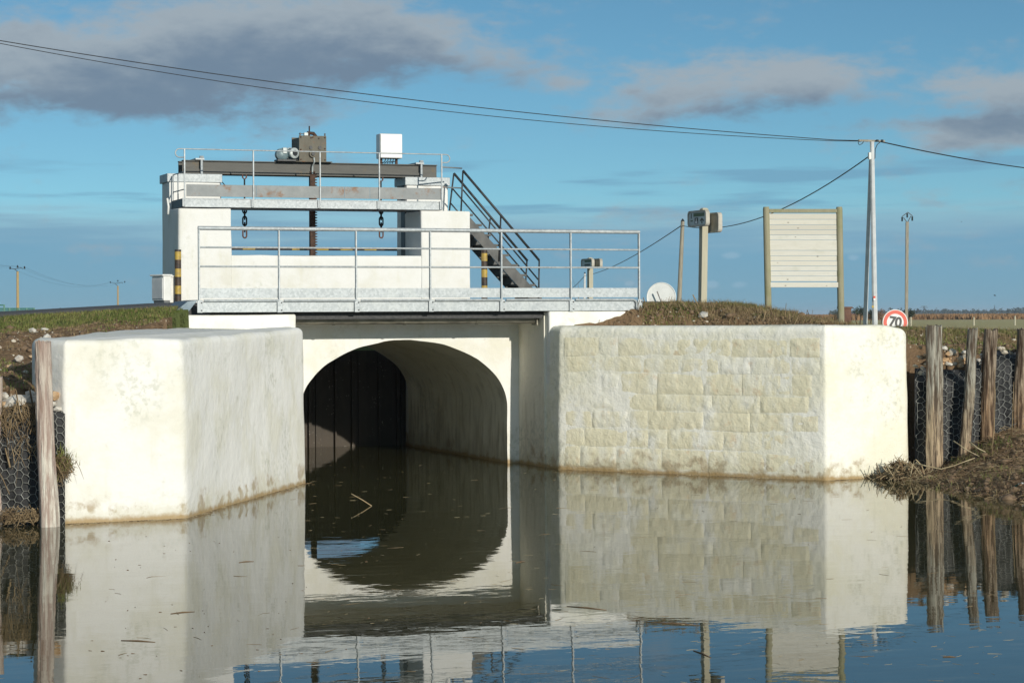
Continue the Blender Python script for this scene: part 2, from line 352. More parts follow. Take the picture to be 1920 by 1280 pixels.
# ------------------------------------------------------------------ mesh helpers
class MB:
    def __init__(s): s.v = []; s.f = []
    def addv(s, vs): n = len(s.v); s.v.extend([tuple(map(float, q)) for q in vs]); return n
    def box(s, lo, hi):
        n = s.addv([(x, y, z) for z in (lo[2], hi[2]) for y in (lo[1], hi[1]) for x in (lo[0], hi[0])])
        s.f += [tuple(n+i for i in q) for q in ((0, 2, 3, 1), (4, 5, 7, 6), (0, 1, 5, 4), (2, 6, 7, 3), (0, 4, 6, 2), (1, 3, 7, 5))]; return s
    def beam(s, p0, p1, w, h, up=(0, 0, 1)):
        p0, p1 = Vector(p0), Vector(p1); d = (p1-p0).normalized(); u = Vector(up)
        r = d.cross(u)
        if r.length < 1e-4: r = d.cross(Vector((0, 1, 0)))
        r.normalize(); u = r.cross(d)
        n = s.addv([q + r*(w/2*a) + u*(h/2*b) for q in (p0, p1) for a, b in ((-1, -1), (1, -1), (1, 1), (-1, 1))])
        s.f += [tuple(n+i for i in q) for q in ((0, 1, 2, 3), (7, 6, 5, 4), (0, 4, 5, 1), (1, 5, 6, 2), (2, 6, 7, 3), (3, 7, 4, 0))]; return s
    def tube(s, path, r, n=8, closed=False, cap=True):
        P = [Vector(q) for q in path]; m = len(P); rr = r if hasattr(r, '__len__') else [r]*m
        prev = None; rings = []
        for i, q in enumerate(P):
            if closed: d = P[(i+1) % m]-P[i-1]
            else: d = P[min(i+1, m-1)]-P[max(i-1, 0)]
            d.normalize()
            if prev is None:
                a = Vector((0, 0, 1)) if abs(d.z) < .9 else Vector((1, 0, 0)); x = d.cross(a).normalized()
            else:
                x = (prev - d*prev.dot(d)); x = x.normalized() if x.length > 1e-6 else d.orthogonal().normalized()
            prev = x; y = d.cross(x)
            rings.append(s.addv([q + (x*math.cos(2*math.pi*k/n) + y*math.sin(2*math.pi*k/n))*rr[i] for k in range(n)]))
        for i in range(m if closed else m-1):
            a, b = rings[i], rings[(i+1) % m]
            for k in range(n): s.f.append((a+k, a+(k+1) % n, b+(k+1) % n, b+k))
        if cap and not closed:
            s.f.append(tuple(rings[0]+k for k in reversed(range(n)))); s.f.append(tuple(rings[-1]+k for k in range(n)))
        return s
    def cyl(s, p0, p1, r0, r1=None, n=16): return s.tube([p0, p1], [r0, r0 if r1 is None else r1], n)
    def prism(s, poly, off):
        off = Vector(off); a = s.addv(poly); b = s.addv([Vector(q)+off for q in poly]); m = len(poly)
        s.f.append(tuple(a+i for i in reversed(range(m)))); s.f.append(tuple(b+i for i in range(m)))
        for i in range(m): s.f.append((a+i, a+(i+1) % m, b+(i+1) % m, b+i))
        return s
    def build(s, name, mat, parent=None, smooth=False, bevel=0.0, loc=None, recalc=True):
        me = bpy.data.meshes.new(name); me.from_pydata(s.v, [], s.f)
        return finish(me, name, mat, parent, smooth, bevel, loc, recalc)
def finish(me, name, mat, parent=None, smooth=False, bevel=0.0, loc=None, recalc=True):
    if recalc:
        import bmesh
        bm = bmesh.new(); bm.from_mesh(me); bmesh.ops.recalc_face_normals(bm, faces=bm.faces); bm.to_mesh(me); bm.free()
    if smooth:
        me.polygons.foreach_set('use_smooth', [True]*len(me.polygons))
        if smooth == 'auto': me.set_sharp_from_angle(angle=R(40))
    me.update()
    if mat: me.materials.append(MATS[mat])
    o = bpy.data.objects.new(name, me); COL.objects.link(o)
    if bevel:
        b = o.modifiers.new('bevel', 'BEVEL'); b.width = bevel; b.segments = 2; b.limit_method = 'ANGLE'; b.harden_normals = False
    if parent is not None:
        o.parent = parent; o.matrix_parent_inverse = Matrix.Translation(-Vector(parent.location)) if parent.type == 'EMPTY' else parent.matrix_basis.inverted()
    if loc is not None: o.location = loc
    return o
def npmesh(name, V, Fc, mat, parent=None, smooth=True):
    me = bpy.data.meshes.new(name); V = np.asarray(V, np.float32); Fc = np.asarray(Fc, np.int32); k = Fc.shape[1]
    me.vertices.add(len(V)); me.vertices.foreach_set('co', V.ravel())
    me.loops.add(Fc.size); me.loops.foreach_set('vertex_index', Fc.ravel())
    me.polygons.add(len(Fc)); me.polygons.foreach_set('loop_start', np.arange(len(Fc))*k); me.polygons.foreach_set('loop_total', np.full(len(Fc), k))
    me.update(calc_edges=True); me.validate()
    return finish(me, name, mat, parent, smooth, recalc=False)
def tag(o, label, cat, group=None, kind=None):
    if label: o['label'] = label
    if cat: o['category'] = cat
    if group: o['group'] = group
    if kind: o['kind'] = kind
    return o
def thing(name, label, cat, loc=(0, 0, 0), group=None):
    o = bpy.data.objects.new(name, None); COL.objects.link(o); o.location = Vector([float(q) for q in loc]); o.empty_display_size = .2
    return tag(o, label, cat, group)
def part(name, mb, mat, parent, **k): return mb.build(name, mat, parent, **k)
def grid_faces(nr, nc, off=0, wrap=False):
    i, j = np.meshgrid(np.arange(nr-1), np.arange(nc if wrap else nc-1), indexing='ij'); j2 = (j+1) % nc
    return np.stack([i*nc+j, i*nc+j2, (i+1)*nc+j2, (i+1)*nc+j], -1).reshape(-1, 4)+off

def plaster(name, mat, poly, z0, z1, parent=None, rt=.08, rc=.06, step=.06, amp=.012, batter=0.0, zfun=None, seed=0):
    """a rendered wall: footprint poly (ccw), rounded corners and top edge, hand-trowelled unevenness"""
    pts = []; m = len(poly)
    for i in range(m):
        a, b, c = [np.array(poly[(i+k) % m], float) for k in (-1, 0, 1)]
        r = rc[i] if hasattr(rc, '__len__') else rc
        d0, d1 = np.linalg.norm(a-b), np.linalg.norm(c-b); q = min(r, .45*d0, .45*d1)
        p0, p1 = b+(a-b)/d0*q, b+(c-b)/d1*q
        for t in np.linspace(0, 1, 6): pts.append((1-t)**2*p0+2*t*(1-t)*b+t*t*p1)
    out = []
    for i in range(len(pts)):
        a, b = pts[i], pts[(i+1) % len(pts)]; L = np.linalg.norm(b-a); n = max(1, int(L/step))
        for k in range(n): out.append(a+(b-a)*k/n)
    P = np.array(out); d = np.roll(P, -1, 0)-np.roll(P, 1, 0); N = np.stack([d[:, 1], -d[:, 0]], 1); N /= np.linalg.norm(N, axis=1)[:, None]+1e-9
    n = len(P); rings = []
    lev = [(z, 0.0) for z in np.linspace(z0, z1-rt, max(2, int((z1-rt-z0)/step)))] + [(z1-rt+rt*math.sin(t), rt*(1-math.cos(t))) for t in np.linspace(0, math.pi/2, 6)[1:]]
    for z, ins in lev:
        Q = P + N*(batter*(z1-z)-ins)[..., None] if hasattr(batter*(z1-z)-ins, 'shape') else P + N*(batter*(z1-z)-ins)
        disp = amp*(fbm(Q[:, 0]*1.1+seed, Q[:, 1]*1.1, z*1.1, 2)+.28*fbm(Q[:, 0]*4+seed, Q[:, 1]*4, z*4, 2))
        Q = Q + N*disp[:, None]; zz = np.full(n, z)
        if zfun is not None: zz = zz + zfun(Q[:, 0], Q[:, 1])*sstep(z, 0.5, z1)
        rings.append(np.column_stack([Q, zz + (amp*.8*fbm(Q[:, 0]*2, Q[:, 1]*2, 3, 2) if z > z1-rt else 0)]))
    V = np.concatenate(rings); Fc = [tuple(q) for q in grid_faces(len(rings), n, 0, True)]
    Fc.append(tuple(range((len(rings)-1)*n, len(rings)*n)))
    me = bpy.data.meshes.new(name); me.from_pydata(V.tolist(), [], Fc)
    return finish(me, name, mat, parent, True)

# ------------------------------------------------------------------ the land
CANAL = [(-1.9, 260), (-1.9, .6), (-3.2, .6), (-3.28, -1.15), (-4.78, -3.6), (-5.9, -6.0), (-5.78, -6.5), (-6.55, -6.2), (-9.0, -6.0), (-60, -9), (-60, -80), (60, -80), (60, -10), (12, -6.4), (7.5, -4.65), (6.35, -4.3), (5.62, -4.05), (5.1, -3.5), (4.3, -2.4), (3.4, -1.55), (2.45, -1.2), (1.8, -1.18), (1.8, 260)]
RBACK = [(1.8, -1.18), (2.45, -1.2), (3.4, -1.55), (4.3, -2.4), (5.1, -3.5), (5.62, -4.05)]
def pdist(x, y, pl):
    r = np.full(np.shape(x), 1e9)
    for (x0, y0), (x1, y1) in zip(pl[:-1], pl[1:]):
        t = np.clip(((x-x0)*(x1-x0)+(y-y0)*(y1-y0))/((x1-x0)**2+(y1-y0)**2), 0, 1); r = np.minimum(r, np.hypot(x-x0-t*(x1-x0), y-y0-t*(y1-y0)))
    return r
def inpoly(x, y, poly):
    r = np.zeros(x.shape, bool); m = len(poly)
    for i in range(m):
        (x0, y0), (x1, y1) = poly[i], poly[(i+1) % m]
        c = ((y0 > y) != (y1 > y)) & (x < (x1-x0)*(y-y0)/(y1-y0+1e-12)+x0); r ^= c
    return r
def road_z(x): return 2.24 - .052*np.clip(-3.2-x, 0, 20) - .37*sstep(x, 4.4, 7.2) - .03*np.clip(x-7.4, 0, 30)
def land_z(x, y, detail=True):
    z = road_z(x); front = np.clip(-1.0-y, 0, 30); back = np.clip(y-4.6, 0, 200)
    slope = np.where(x < 0, .135+0*x, .115+.085*sstep(x, 6.0, 3.0))
    z = z - slope*front - .02*sstep(front, 0, .5)
    z = z - back*.16; z = np.maximum(z, 1.0 - .0*back) if True else z
    near = (x > 1.5) & (x < 8) & (y < 0.5)
    z = np.where(near, np.minimum(z, 1.90+1.15*pdist(x, y, RBACK)), z)
    if detail:
        soil = sstep(front, .05, .5)
        z = z + np.where(near, .05*fbm(x*6, y*6, 12, 3)*np.exp(-(pdist(x, y, RBACK)/.5)**2), 0) + soil*(.05*fbm(x*1.6, y*1.6, 1, 3)+.035*fbm(x*7, y*7, 2, 3)) + (1-soil)*(.012*fbm(x*3, y*3, 4, 2))*sstep(np.abs(y-1.5), 2.3, 3.0)
        # turf lip of the shoulder right of the deck
        z = z + .02*np.exp(-((y+1.25)/.35)**2)*sstep(x, 3.0, 3.4)*(1-sstep(x, 5.5, 7.0))
    return z
def geo(a, b, n): return a*(b/a)**(np.arange(1, n+1)/n)
gx = np.concatenate([-12-geo(.25, 5000, 42)[::-1], np.arange(-12, 12.01, .085), 12+geo(.25, 7000, 42)])
gy = np.concatenate([[-30, -20, -12], np.arange(-9, 6.01, .085), 6+geo(.2, 9000, 46)])
X, Y = np.meshgrid(gx, gy); Z = land_z(X, Y)
cut = inpoly(X, Y, CANAL); Z = np.where(cut, -.9, Z)
V = np.stack([X, Y, Z], -1).reshape(-1, 3)
ground = npmesh('ground', V, grid_faces(len(gy), len(gx)), 'ground'); ground['kind'] = 'structure'
dist = np.hypot(X-CAM[0], Y-CAM[1])
grassz = np.clip(.75*sstep(Y, -2.1, -1.4)*np.where(X > 0, sstep(Y, -1.5, -1.0), 1) + .25*sstep(X, 3, 4)*sstep(Y, -3.5, -1.5) + .18, 0, 1)*(1-sstep(X, 2, 2.3)*sstep(X, 3.4, 3.0)); mead = sstep(dist, 45, 70); reedz = sstep(dist + 25*vn(X*.01, Y*.01), 395, 430)
ca = ground.data.color_attributes.new('zone', 'FLOAT_COLOR', 'POINT')
ca.data.foreach_set('color', np.stack([grassz, mead, reedz, np.ones_like(mead)], -1).astype(np.float32).ravel())
# road across the bridge
rx = np.concatenate([-geo(8, 900, 30)[::-1], np.linspace(-7.9, 7.9, 60), geo(8, 300, 24)]); ry = np.array([-.95, -.9, 0, 1.5, 3, 3.85, 3.9])
X, Y = np.meshgrid(rx, ry); Z = np.maximum(road_z(X), 1.0)+.03+.04*(1-((Y-1.5)/2.4)**2)
Z[0] -= .2; Z[-1] -= .2
road = npmesh('road', np.stack([X, Y, Z], -1).reshape(-1, 3), grid_faces(len(ry), len(rx)), 'asphalt'); road['kind'] = 'structure'
# water
wx = np.array([-70, 70.]); wy = np.array([-60, 30.])
MBw = MB(); MBw.addv([(-70, -70, 0), (70, -70, 0), (70, 300, 0), (-70, 300, 0)]); MBw.f.append((0, 1, 2, 3)); wat = MBw.build('canal_water', 'water'); wat['kind'] = 'structure'

# ------------------------------------------------------------------ wing walls, culvert
wl = thing('wing_wall', 'whitewashed flared wing wall with rounded top beside the single pale post', 'wall', (-4.4, -6.0, 0))
LP = [(-5.83, -6.78), (-4.57, -6.66), (-2.14, -2.45), (-1.86, -1.02), (-1.86, .05), (-3.0, .05), (-3.3, -1.0), (-4.9, -3.6), (-6.12, -6.15)]
plaster('wall_body', 'limewash', LP, -.6, 1.93, wl, rt=.075, rc=[.04, .07, .08, .02, .02, .02, .3, .5, .35], step=.055, amp=.016, batter=.012, zfun=lambda x, y: -.05+.08*sstep(y, -6.5, -2), seed=3)
wr = thing('wing_wall', 'flared wing wall with rough worn stone courses beside the grey split posts', 'wall', (4.2, -4.2, 0))
RP = [(1.73, -1.30), (1.74, -1.49), (4.06, -4.75), (5.18, -4.55), (5.62, -4.20), (5.3, -3.6), (3.6, -1.6), (3.0, -.9), (1.73, -.9)]
RP = [(1.74, -.9), (1.74, -1.47), (4.06, -4.75), (5.36, -4.52), (5.66, -4.0), (5.25, -3.3), (3.9, -1.75), (3.3, -.9)]
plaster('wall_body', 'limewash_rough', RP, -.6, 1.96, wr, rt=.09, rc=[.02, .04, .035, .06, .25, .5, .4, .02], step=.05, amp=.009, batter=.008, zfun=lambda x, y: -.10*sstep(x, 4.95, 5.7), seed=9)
# stone courses showing through the limewash on the long face
def stone_courses():
    a, b = np.array([1.775, -1.52]), np.array([4.025, -4.70]); L = np.linalg.norm(b-a); t = (b-a)/L; nrm = np.array([t[1], -t[0]])
    if nrm[0] > 0: nrm = -nrm
    rnd = random.Random(4); z = 1.80; row = 0
    while z > .10:
        h = rnd.choice([.22, .25, .28, .24]); z0 = max(z-h, .03); s = -rnd.random()*.3 if row else 0.0
        while s < L-.02:
            w = rnd.choice([.30, .46, .58, .70, .84]); s0, s1 = max(s, .02), min(s+w, L-.02); s += w
            if s1-s0 < .14: continue
            g = rnd.uniform(.001, .005); nx, nz = max(5, int((s1-s0)/.035)), max(5, int((z-z0)/.035))
            xs, zs = np.meshgrid(np.linspace(s0+g, s1-g, nx), np.linspace(z0+g, z-g, nz))
            e = np.minimum(np.minimum(xs-s0-g, s1-g-xs), np.minimum(zs-z0-g, z-g-zs)); edge = sstep(e+.008*vn(xs*25, zs*25, row), 0, .045)
            flush = rnd.random() < .6; rgh = rnd.choice([.005, .008, .011]) if flush else rnd.choice([.007, .010, .014]); pr = rnd.uniform(-.0015, .001) if flush else rnd.uniform(.001, .0048)
            xs = xs + .006*vn(xs*6+row, zs*6); bat = .008*(1.96-zs)
            dep = -.004 + edge*(pr+.006+rgh*fbm(xs*14, zs*14, row*3.3, 3)*.6) + bat + .004
            Pt = a[None, None]+t*xs[..., None]+nrm*dep[..., None]
            Vv = np.concatenate([Pt, zs[..., None]], -1).reshape(-1, 3)
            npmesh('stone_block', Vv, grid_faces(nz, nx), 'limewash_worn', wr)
        z = z0; row += 1
stone_courses()

cul = thing('culvert', 'whitewashed round arched culvert under the road with square abutments', 'culvert', (0, 0, 0))
plaster('abutment', 'limewash', [(-3.40, -1.10), (-1.87, -1.10), (-1.87, .4), (-3.2, .4)], -.6, 2.13, cul, rt=.03, rc=.03, amp=.008, seed=21)
plaster('abutment', 'limewash', [(1.73, -1.13), (3.15, -1.13), (3.0, .4), (1.73, .4)], -.6, 2.16, cul, rt=.03, rc=.03, amp=.008, seed=22)
part('reveal', MB().box((1.70, -1.0, -.6), (1.735, .3, 2.1)), 'reveal_plaster', cul)
HW, SPR, RISE = 1.52, .82, .945
def arch_pt(th):   # th 0 right springing .. pi left
    return HW*math.cos(th), SPR+RISE*math.sin(th)
prof = [(HW, z) for z in np.linspace(-.5, SPR, 16)] + [arch_pt(t) for t in np.linspace(0, math.pi, 61)[1:]] + [(-HW, z) for z in np.linspace(SPR, -.5, 16)[1:]]
prof = np.array(prof)
def vault():
    vs = np.linspace(0, 4.6, 60); Vv = []
    d = np.roll(prof, -1, 0)-np.roll(prof, 1, 0); d[0] = d[1]; d[-1] = d[-2]
    N = np.stack([-d[:, 1], d[:, 0]], 1); N /= np.linalg.norm(N, axis=1)[:, None]
    edge = .008*fbm(prof[:, 0]*4, prof[:, 1]*4, 0, 3)
    for v in vs:
        q = prof + N*(edge*(1-sstep(v, 0, .25))+.012*fbm(prof[:, 0]*3, prof[:, 1]*3, v*3, 3)*sstep(v, 0, .1))[:, None]
        Vv.append(np.column_stack([q[:, 0], np.full(len(q), v), q[:, 1]]))
    npmesh('vault', np.concatenate(Vv), grid_faces(len(vs), len(prof)), 'vault_plaster', cul)
    # facade round the opening, made of strips that start at the uneven arch edge
    q = prof + N*edge[:, None]
    top = 2.02; rows = 14; Vf = []
    right = np.array([(x, z) for x, z in zip(np.linspace(1.735, HW, 6)[:-1], [0]*5)])
    outer = []
    for (x, z) in prof:
        if abs(abs(x)-HW) < 1e-6: outer.append((1.735 if x > 0 else -1.88, z))
        else:
            th = math.atan2((z-SPR)/RISE, x/HW); c = math.cos(th)
            outer.append((None, th))
    # outer boundary: walk up the right side, along the top, down the left side
    na = sum(1 for o in outer if o[0] is None); seg = [(1.735, SPR)]+[(1.735, top), (-1.88, top), (-1.88, SPR)]
    Ls = [0]
    for i in range(3): Ls.append(Ls[-1]+math.dist(seg[i], seg[i+1]))
    k = 0
    for i, o in enumerate(outer):
        if o[0] is None:
            k += 1; s = k/(na+1)*Ls[-1]; j = max(jj for jj in range(3) if Ls[jj] <= s); f = (s-Ls[j])/(Ls[j+1]-Ls[j])
            outer[i] = (seg[j][0]+(seg[j+1][0]-seg[j][0])*f, seg[j][1]+(seg[j+1][1]-seg[j][1])*f)
    outer = np.array(outer, float)
    for r in np.linspace(0, 1, rows):
        p = q*(1-r)+outer*r
        Vf.append(np.column_stack([p[:, 0], -.002-.008*fbm(p[:, 0]*2, p[:, 1]*2, 5, 3)*min(1, r*4), p[:, 1]]))
    npmesh('facade', np.concatenate(Vf), grid_faces(rows, len(prof)), 'limewash', cul)
vault()
part('deck_slab', MB().box((-3.0, -1.08, 2.165), (3.0, 4.2, 2.21)), 'concrete', cul)
part('lintel', MB().box((-1.87, -.03, 1.995), (1.73, .35, 2.16)), 'reveal_plaster', cul, bevel=.01)
# old pipe slung under the deck
pp = thing('drain_pipe', 'grimy metal pipe slung under the deck edge above the arch', 'pipe', (0, -.3, 2.0))
zp = 2.06
for i, (a, b) in enumerate([(-1.86, -1.25), (-1.245, -.25), (-.245, .8), (.805, 1.66)]):
    part('pipe_length', MB().cyl((a, -.74, zp), (b, -.74, zp), .068, n=20), 'pipe_metal', pp, smooth='auto')
for x in (-1.25, -.25, .80): part('collar', MB().cyl((x-.018, -.74, zp), (x+.018, -.74, zp), .076, n=20), 'pipe_metal', pp, smooth='auto')
part('end_plate', MB().box((1.655, -.84, 1.97), (1.675, -.64, 2.15)), 'pipe_metal', pp)

# ------------------------------------------------------------------ deck railing
def railing():
    rl = thing('deck_railing', 'galvanised tube railing with toe board along the bridge deck edge', 'railing', (0, -1.13, 2.15))
    xs = [float(on_v(p, 500, -1.13)[0]) for p in (373, 523, 667.5, 806.5, 940, 1070, 1198)]
    y = -1.13; zt, z2, z3 = 3.265, 3.015, 2.765
    part('top_rail', MB().tube([(xs[0]-.01, y, zt), (xs[-1]+.01, y, zt)], .027, 12), 'galvanised', rl, smooth='auto')
    for z in (z2, z3): part('mid_rail', MB().tube([(xs[0], y, z), (xs[-1], y, z)], .0125, 8), 'galvanised', rl, smooth='auto')
    for i, x in enumerate(xs):
        p = part('post', MB().box((x-.010, y-.022, 2.165), (x+.010, y+.022, zt-.02)), 'galvanised', rl, bevel=.003)
        part('bracket', MB().box((x-.032, y-.034, 2.16), (x+.040, y-.022, 2.325)), 'galvanised', p, bevel=.004)
        for zz in (2.19, 2.29): part('bolt', MB().cyl((x+.024, y-.044, zz), (x+.024, y-.03, zz), .010, n=6), 'dark_steel', p)
    for i in range(6):
        a, b = xs[i]+.012, xs[i+1]-.012
        part('fascia_panel', MB().box((a, y-.004+.002*(i % 2), 2.165), (b, y+.012+.002*(i % 2), 2.305)), 'galvanised', rl, bevel=.003)
        a2 = a+.045; path = [(a2, y-.03, 2.318), (b, y-.03, 2.318)]
        if i == 5: path = [(a2, y-.03, 2.318), (b-.09, y-.03, 2.318), (b-.055, y-.03, 2.305), (b-.04, y-.03, 2.275), (b-.038, y-.03, 2.18)]
        part('kick_tube', MB().tube(path, .016, 8), 'galvanised', rl, smooth='auto')
    for a, b in ((xs[0]+.012, xs[3]), (xs[3]+.003, xs[-1]-.012)):
        part('toe_board', MB().box((a, y+.022, 2.352), (b, y+.030, 2.482)), 'galvanised', rl)
    m = MB(); x0, y0 = xs[0], y
    A, B, Cc = (x0-.02, y0, 2.31), (x0-.30, y0-.02, 2.29), (x0-.52, y0-.05, 2.13)
    m.prism([(x0-.02, y0-.02, 2.33), (x0-.16, y0-.02, 2.31), (x0-.33, y0-.02, 2.175), (x0-.34, y0-.02, 2.16), (x0-.15, y0-.02, 2.165)], (-.05, .55, .0))
    f = part('end_flap', m, 'flap_plate', rl, bevel=.004)
railing()

# ------------------------------------------------------------------ gate tower
tw = thing('gate_tower', 'white rendered sluice tower of four pillars round a window-like opening', 'tower', (0, 4.6, 2.2))
Vf = 4.0
xl0, xl1 = float(on_v(335, 480, Vf)[0]), float(on_v(434, 430, Vf)[0]); xr0, xr1 = float(on_v(790, 430, Vf)[0]), float(on_v(882, 480, Vf)[0])
zt = float(on_v(434, 391, Vf)[2]); zp_ = float(on_v(600, 479, Vf)[2])
plaster('front_pillar', 'limewash_clean', [(xl0, Vf), (xl1, Vf), (xl1, 4.84), (xl0, 4.84)], -.6, zt, tw, rt=.02, rc=[.06, .02, .02, .05], amp=.008, seed=31)
plaster('front_pillar', 'limewash_clean', [(xr0, Vf), (xr1, Vf), (xr1, 4.84), (xr0, 4.84)], -.6, zt, tw, rt=.02, rc=.025, amp=.008, seed=32)
plaster('parapet', 'limewash_clean', [(xl1-.05, Vf+.012), (xr0+.05, Vf+.012), (xr0+.05, 4.6), (xl1-.05, 4.6)], 1.78, zp_, tw, rt=.03, rc=.02, amp=.008, seed=33)
Vr = 4.87
for sgn, (pa, pb) in ((-1, (316, 413)), (1, (762, 840))):
    a, b = float(on_v(pa, 345, Vr)[0]), float(on_v(pb, 345, Vr)[0]); zc0 = float(on_v((pa+pb)/2, 342 if sgn < 0 else 348, Vr)[2]); zc1 = zc0+.135
    rp = plaster('rear_pillar', 'limewash_clean', [(a, Vr), (b, Vr), (b, 5.42), (a, 5.42)], -.6, zc0, tw, rt=.01, rc=.02, amp=.008, seed=34+sgn)
    part('coping', MB().box((a-.025, Vr-.02, zc0), (b+.03, 5.45, zc1)), 'galvanised', rp, bevel=.008)
    xi = b if sgn < 0 else a
    part('gate_slot_channel', MB().box((min(xi, xi-sgn*.02)-.001, Vr+.03, 1.6), (max(xi, xi-sgn*.02)+.001, Vr+.24, zc0-.01)), 'dark_steel', rp)
    if sgn < 0: ZC = zc1
# sluice gate with toothed lifting rack
sg = thing('sluice_gate', 'black tarred steel sluice gate with upright ribs behind the arch', 'gate', (0, 4.95, 0))
part('gate_plate', MB().box((-1.62, 4.98, -.5), (1.62, 5.02, 1.55)), 'gate_steel', sg)
for px, w in ((581, .05), (598, .10), (629, .03), (662, .055), (680, .13), (711, .03), (746, .05), (757, .08), (545, .05), (560, .05)):
    x = float(on_v(px, 760, 4.93)[0])
    part('rib', MB().box((x-w/2, 4.90 if w < .06 else 4.945, -.5), (x+w/2, 4.985, 1.53 if w > .06 else 1.48)), 'gate_steel', sg, bevel=.006)
xk = .045; m = MB(); m.box((xk-.05, 4.97, 1.55), (xk+.035, 5.05, 4.45))
rk = part('rack_bar', m, 'rust', sg, bevel=.004)
m = MB(); z = 1.9
while z < 4.4:
    m.prism([(xk+.033, 4.98, z), (xk+.070, 4.98, z+.009), (xk+.070, 4.98, z+.021), (xk+.033, 4.98, z+.030)], (0, .06, 0)); z += .0435
part('rack_teeth', m, 'rust', rk)['kind'] = 'stuff'

# warning bar across the back of the tower
bb = thing('barrier_bar', 'thin rusty yellow and black striped bar across the tower opening', 'barrier', (0, 5.46, 3.1))
zb = float(on_v(600, 467.5, 5.46)[2]); x0, x1 = -1.62, 1.66; n = 16
for i in range(n):
    a, b = x0+(x1-x0)*i/n, x0+(x1-x0)*(i+1)/n
    part('band', MB().cyl((a, 5.46, zb), (b, 5.46, zb), .019, n=8), ('paint_black', 'paint_yellow')[i % 2] if i % 5 else 'rust', bb, smooth='auto')

# ------------------------------------------------------------------ walkway platform on the tower
def platform():
    pl = thing('walkway', 'galvanised steel walkway with thin handrail high on the white tower', 'walkway', (0, 4.4, 3.8))
    y = 3.98; xa, xb = float(on_v(345, 382, y)[0]), float(on_v(829, 385, y)[0])
    z0, z1 = float(on_v(600, 391, y)[2]), float(on_v(600, 375, y)[2])
    z0 = max(z0, zt+.004); z1 = z0+.135
    m = MB(); m.box((xa, y, z0+.012), (xb, y+.012, z1-.012)); m.box((xa, y-.012, z0), (xb, y+.06, z0+.012)); m.box((xa, y-.012, z1-.012), (xb, y+.06, z1))
    part('front_channel', m, 'galvanised', pl)
    part('rear_channel', MB().box((xa, 4.80, z0), (xb, 4.83, z1)), 'galvanised_old', pl)
    for x in (xa, xb): part('end_channel', MB().box((x-.02, y+.06, z0), (x+.02, 4.80, z1-.005)), 'dark_steel', pl)
    g = MB()
    for i in range(90):
        x = xa+.03+(xb-xa-.06)*i/89; g.box((x-.002, y+.05, z1-.028), (x+.002, 4.80, z1+.006))
    for j in range(5): g.box((xa+.02, y+.1+.15*j, z1-.02), (xb-.02, y+.106+.15*j, z1+.003))
    part('grating', g, 'galvanised', pl)['kind'] = 'stuff'
    zr = float(on_v(600, 285, y)[2]); yr = y-.02
    xs = [float(on_v(p, 340, yr)[0]) for p in (346, 475, 600, 711, 828)]
    for x in xs:
        q = part('post', MB().box((x-.010, yr-.018, z0+.01), (x+.010, yr+.006, zr)), 'galvanised', pl, bevel=.002)
        part('foot_plate', MB().box((x-.035, yr-.012, z0+.005), (x-.012, yr+.004, z1)), 'galvanised', q)
    path = []; r = .065
    for t in np.linspace(-math.pi/2, -3*math.pi/2, 13): path.append((xs[0]-.075+r*math.cos(t), yr, zr-r+r*math.sin(t)))
    path[0] = (xs[0], yr, zr-2*r); 
    path = [(xs[0], yr, zr-2*r), (xs[0]-.075, yr, zr-2*r)] + path[1:] + [(xs[0], yr, zr)]
    rgt = []
    for t in np.linspace(math.pi/2, -math.pi/2, 13): rgt.append((xs[-1]+.075+r*math.cos(t), yr, zr-r+r*math.sin(t)))
    rgt += [(xs[-1], yr, zr-2*r)]
    part('top_rail', MB().tube(path+[(xs[-1], yr, zr)]+rgt, .0095, 8), 'galvanised', pl, smooth=True)
    za, zb_ = float(on_v(420, 369, yr)[2]), float(on_v(420, 348, yr)[2])
    seams = [xs[0]+.03, xs[1]+.05, xs[2]+.4, xs[3]-.15, xs[-1]+.005]
    for i in range(4): part('guard_plate', MB().box((seams[i], yr+.008, za), (seams[i+1]-.003, yr+.014, za+.185)), 'galvanised_old', pl, bevel=.002)
    # side rails at the left end
    for yy in (4.42, 4.78):
        part('side_post', MB().tube([(xs[0]-.005, yy, z0+.02), (xs[0]-.005, yy, zr-.35)], .010, 6), 'galvanised', pl)
    for zz in (zr-.35, zr-.62): part('side_rail', MB().tube([(xs[0]-.005, yr, zz), (xs[0]-.005, 4.78, zz)], .009, 6), 'galvanised', pl)
    return xs, zr, z0, z1
PX, PZR, PZ0, PZ1 = platform()

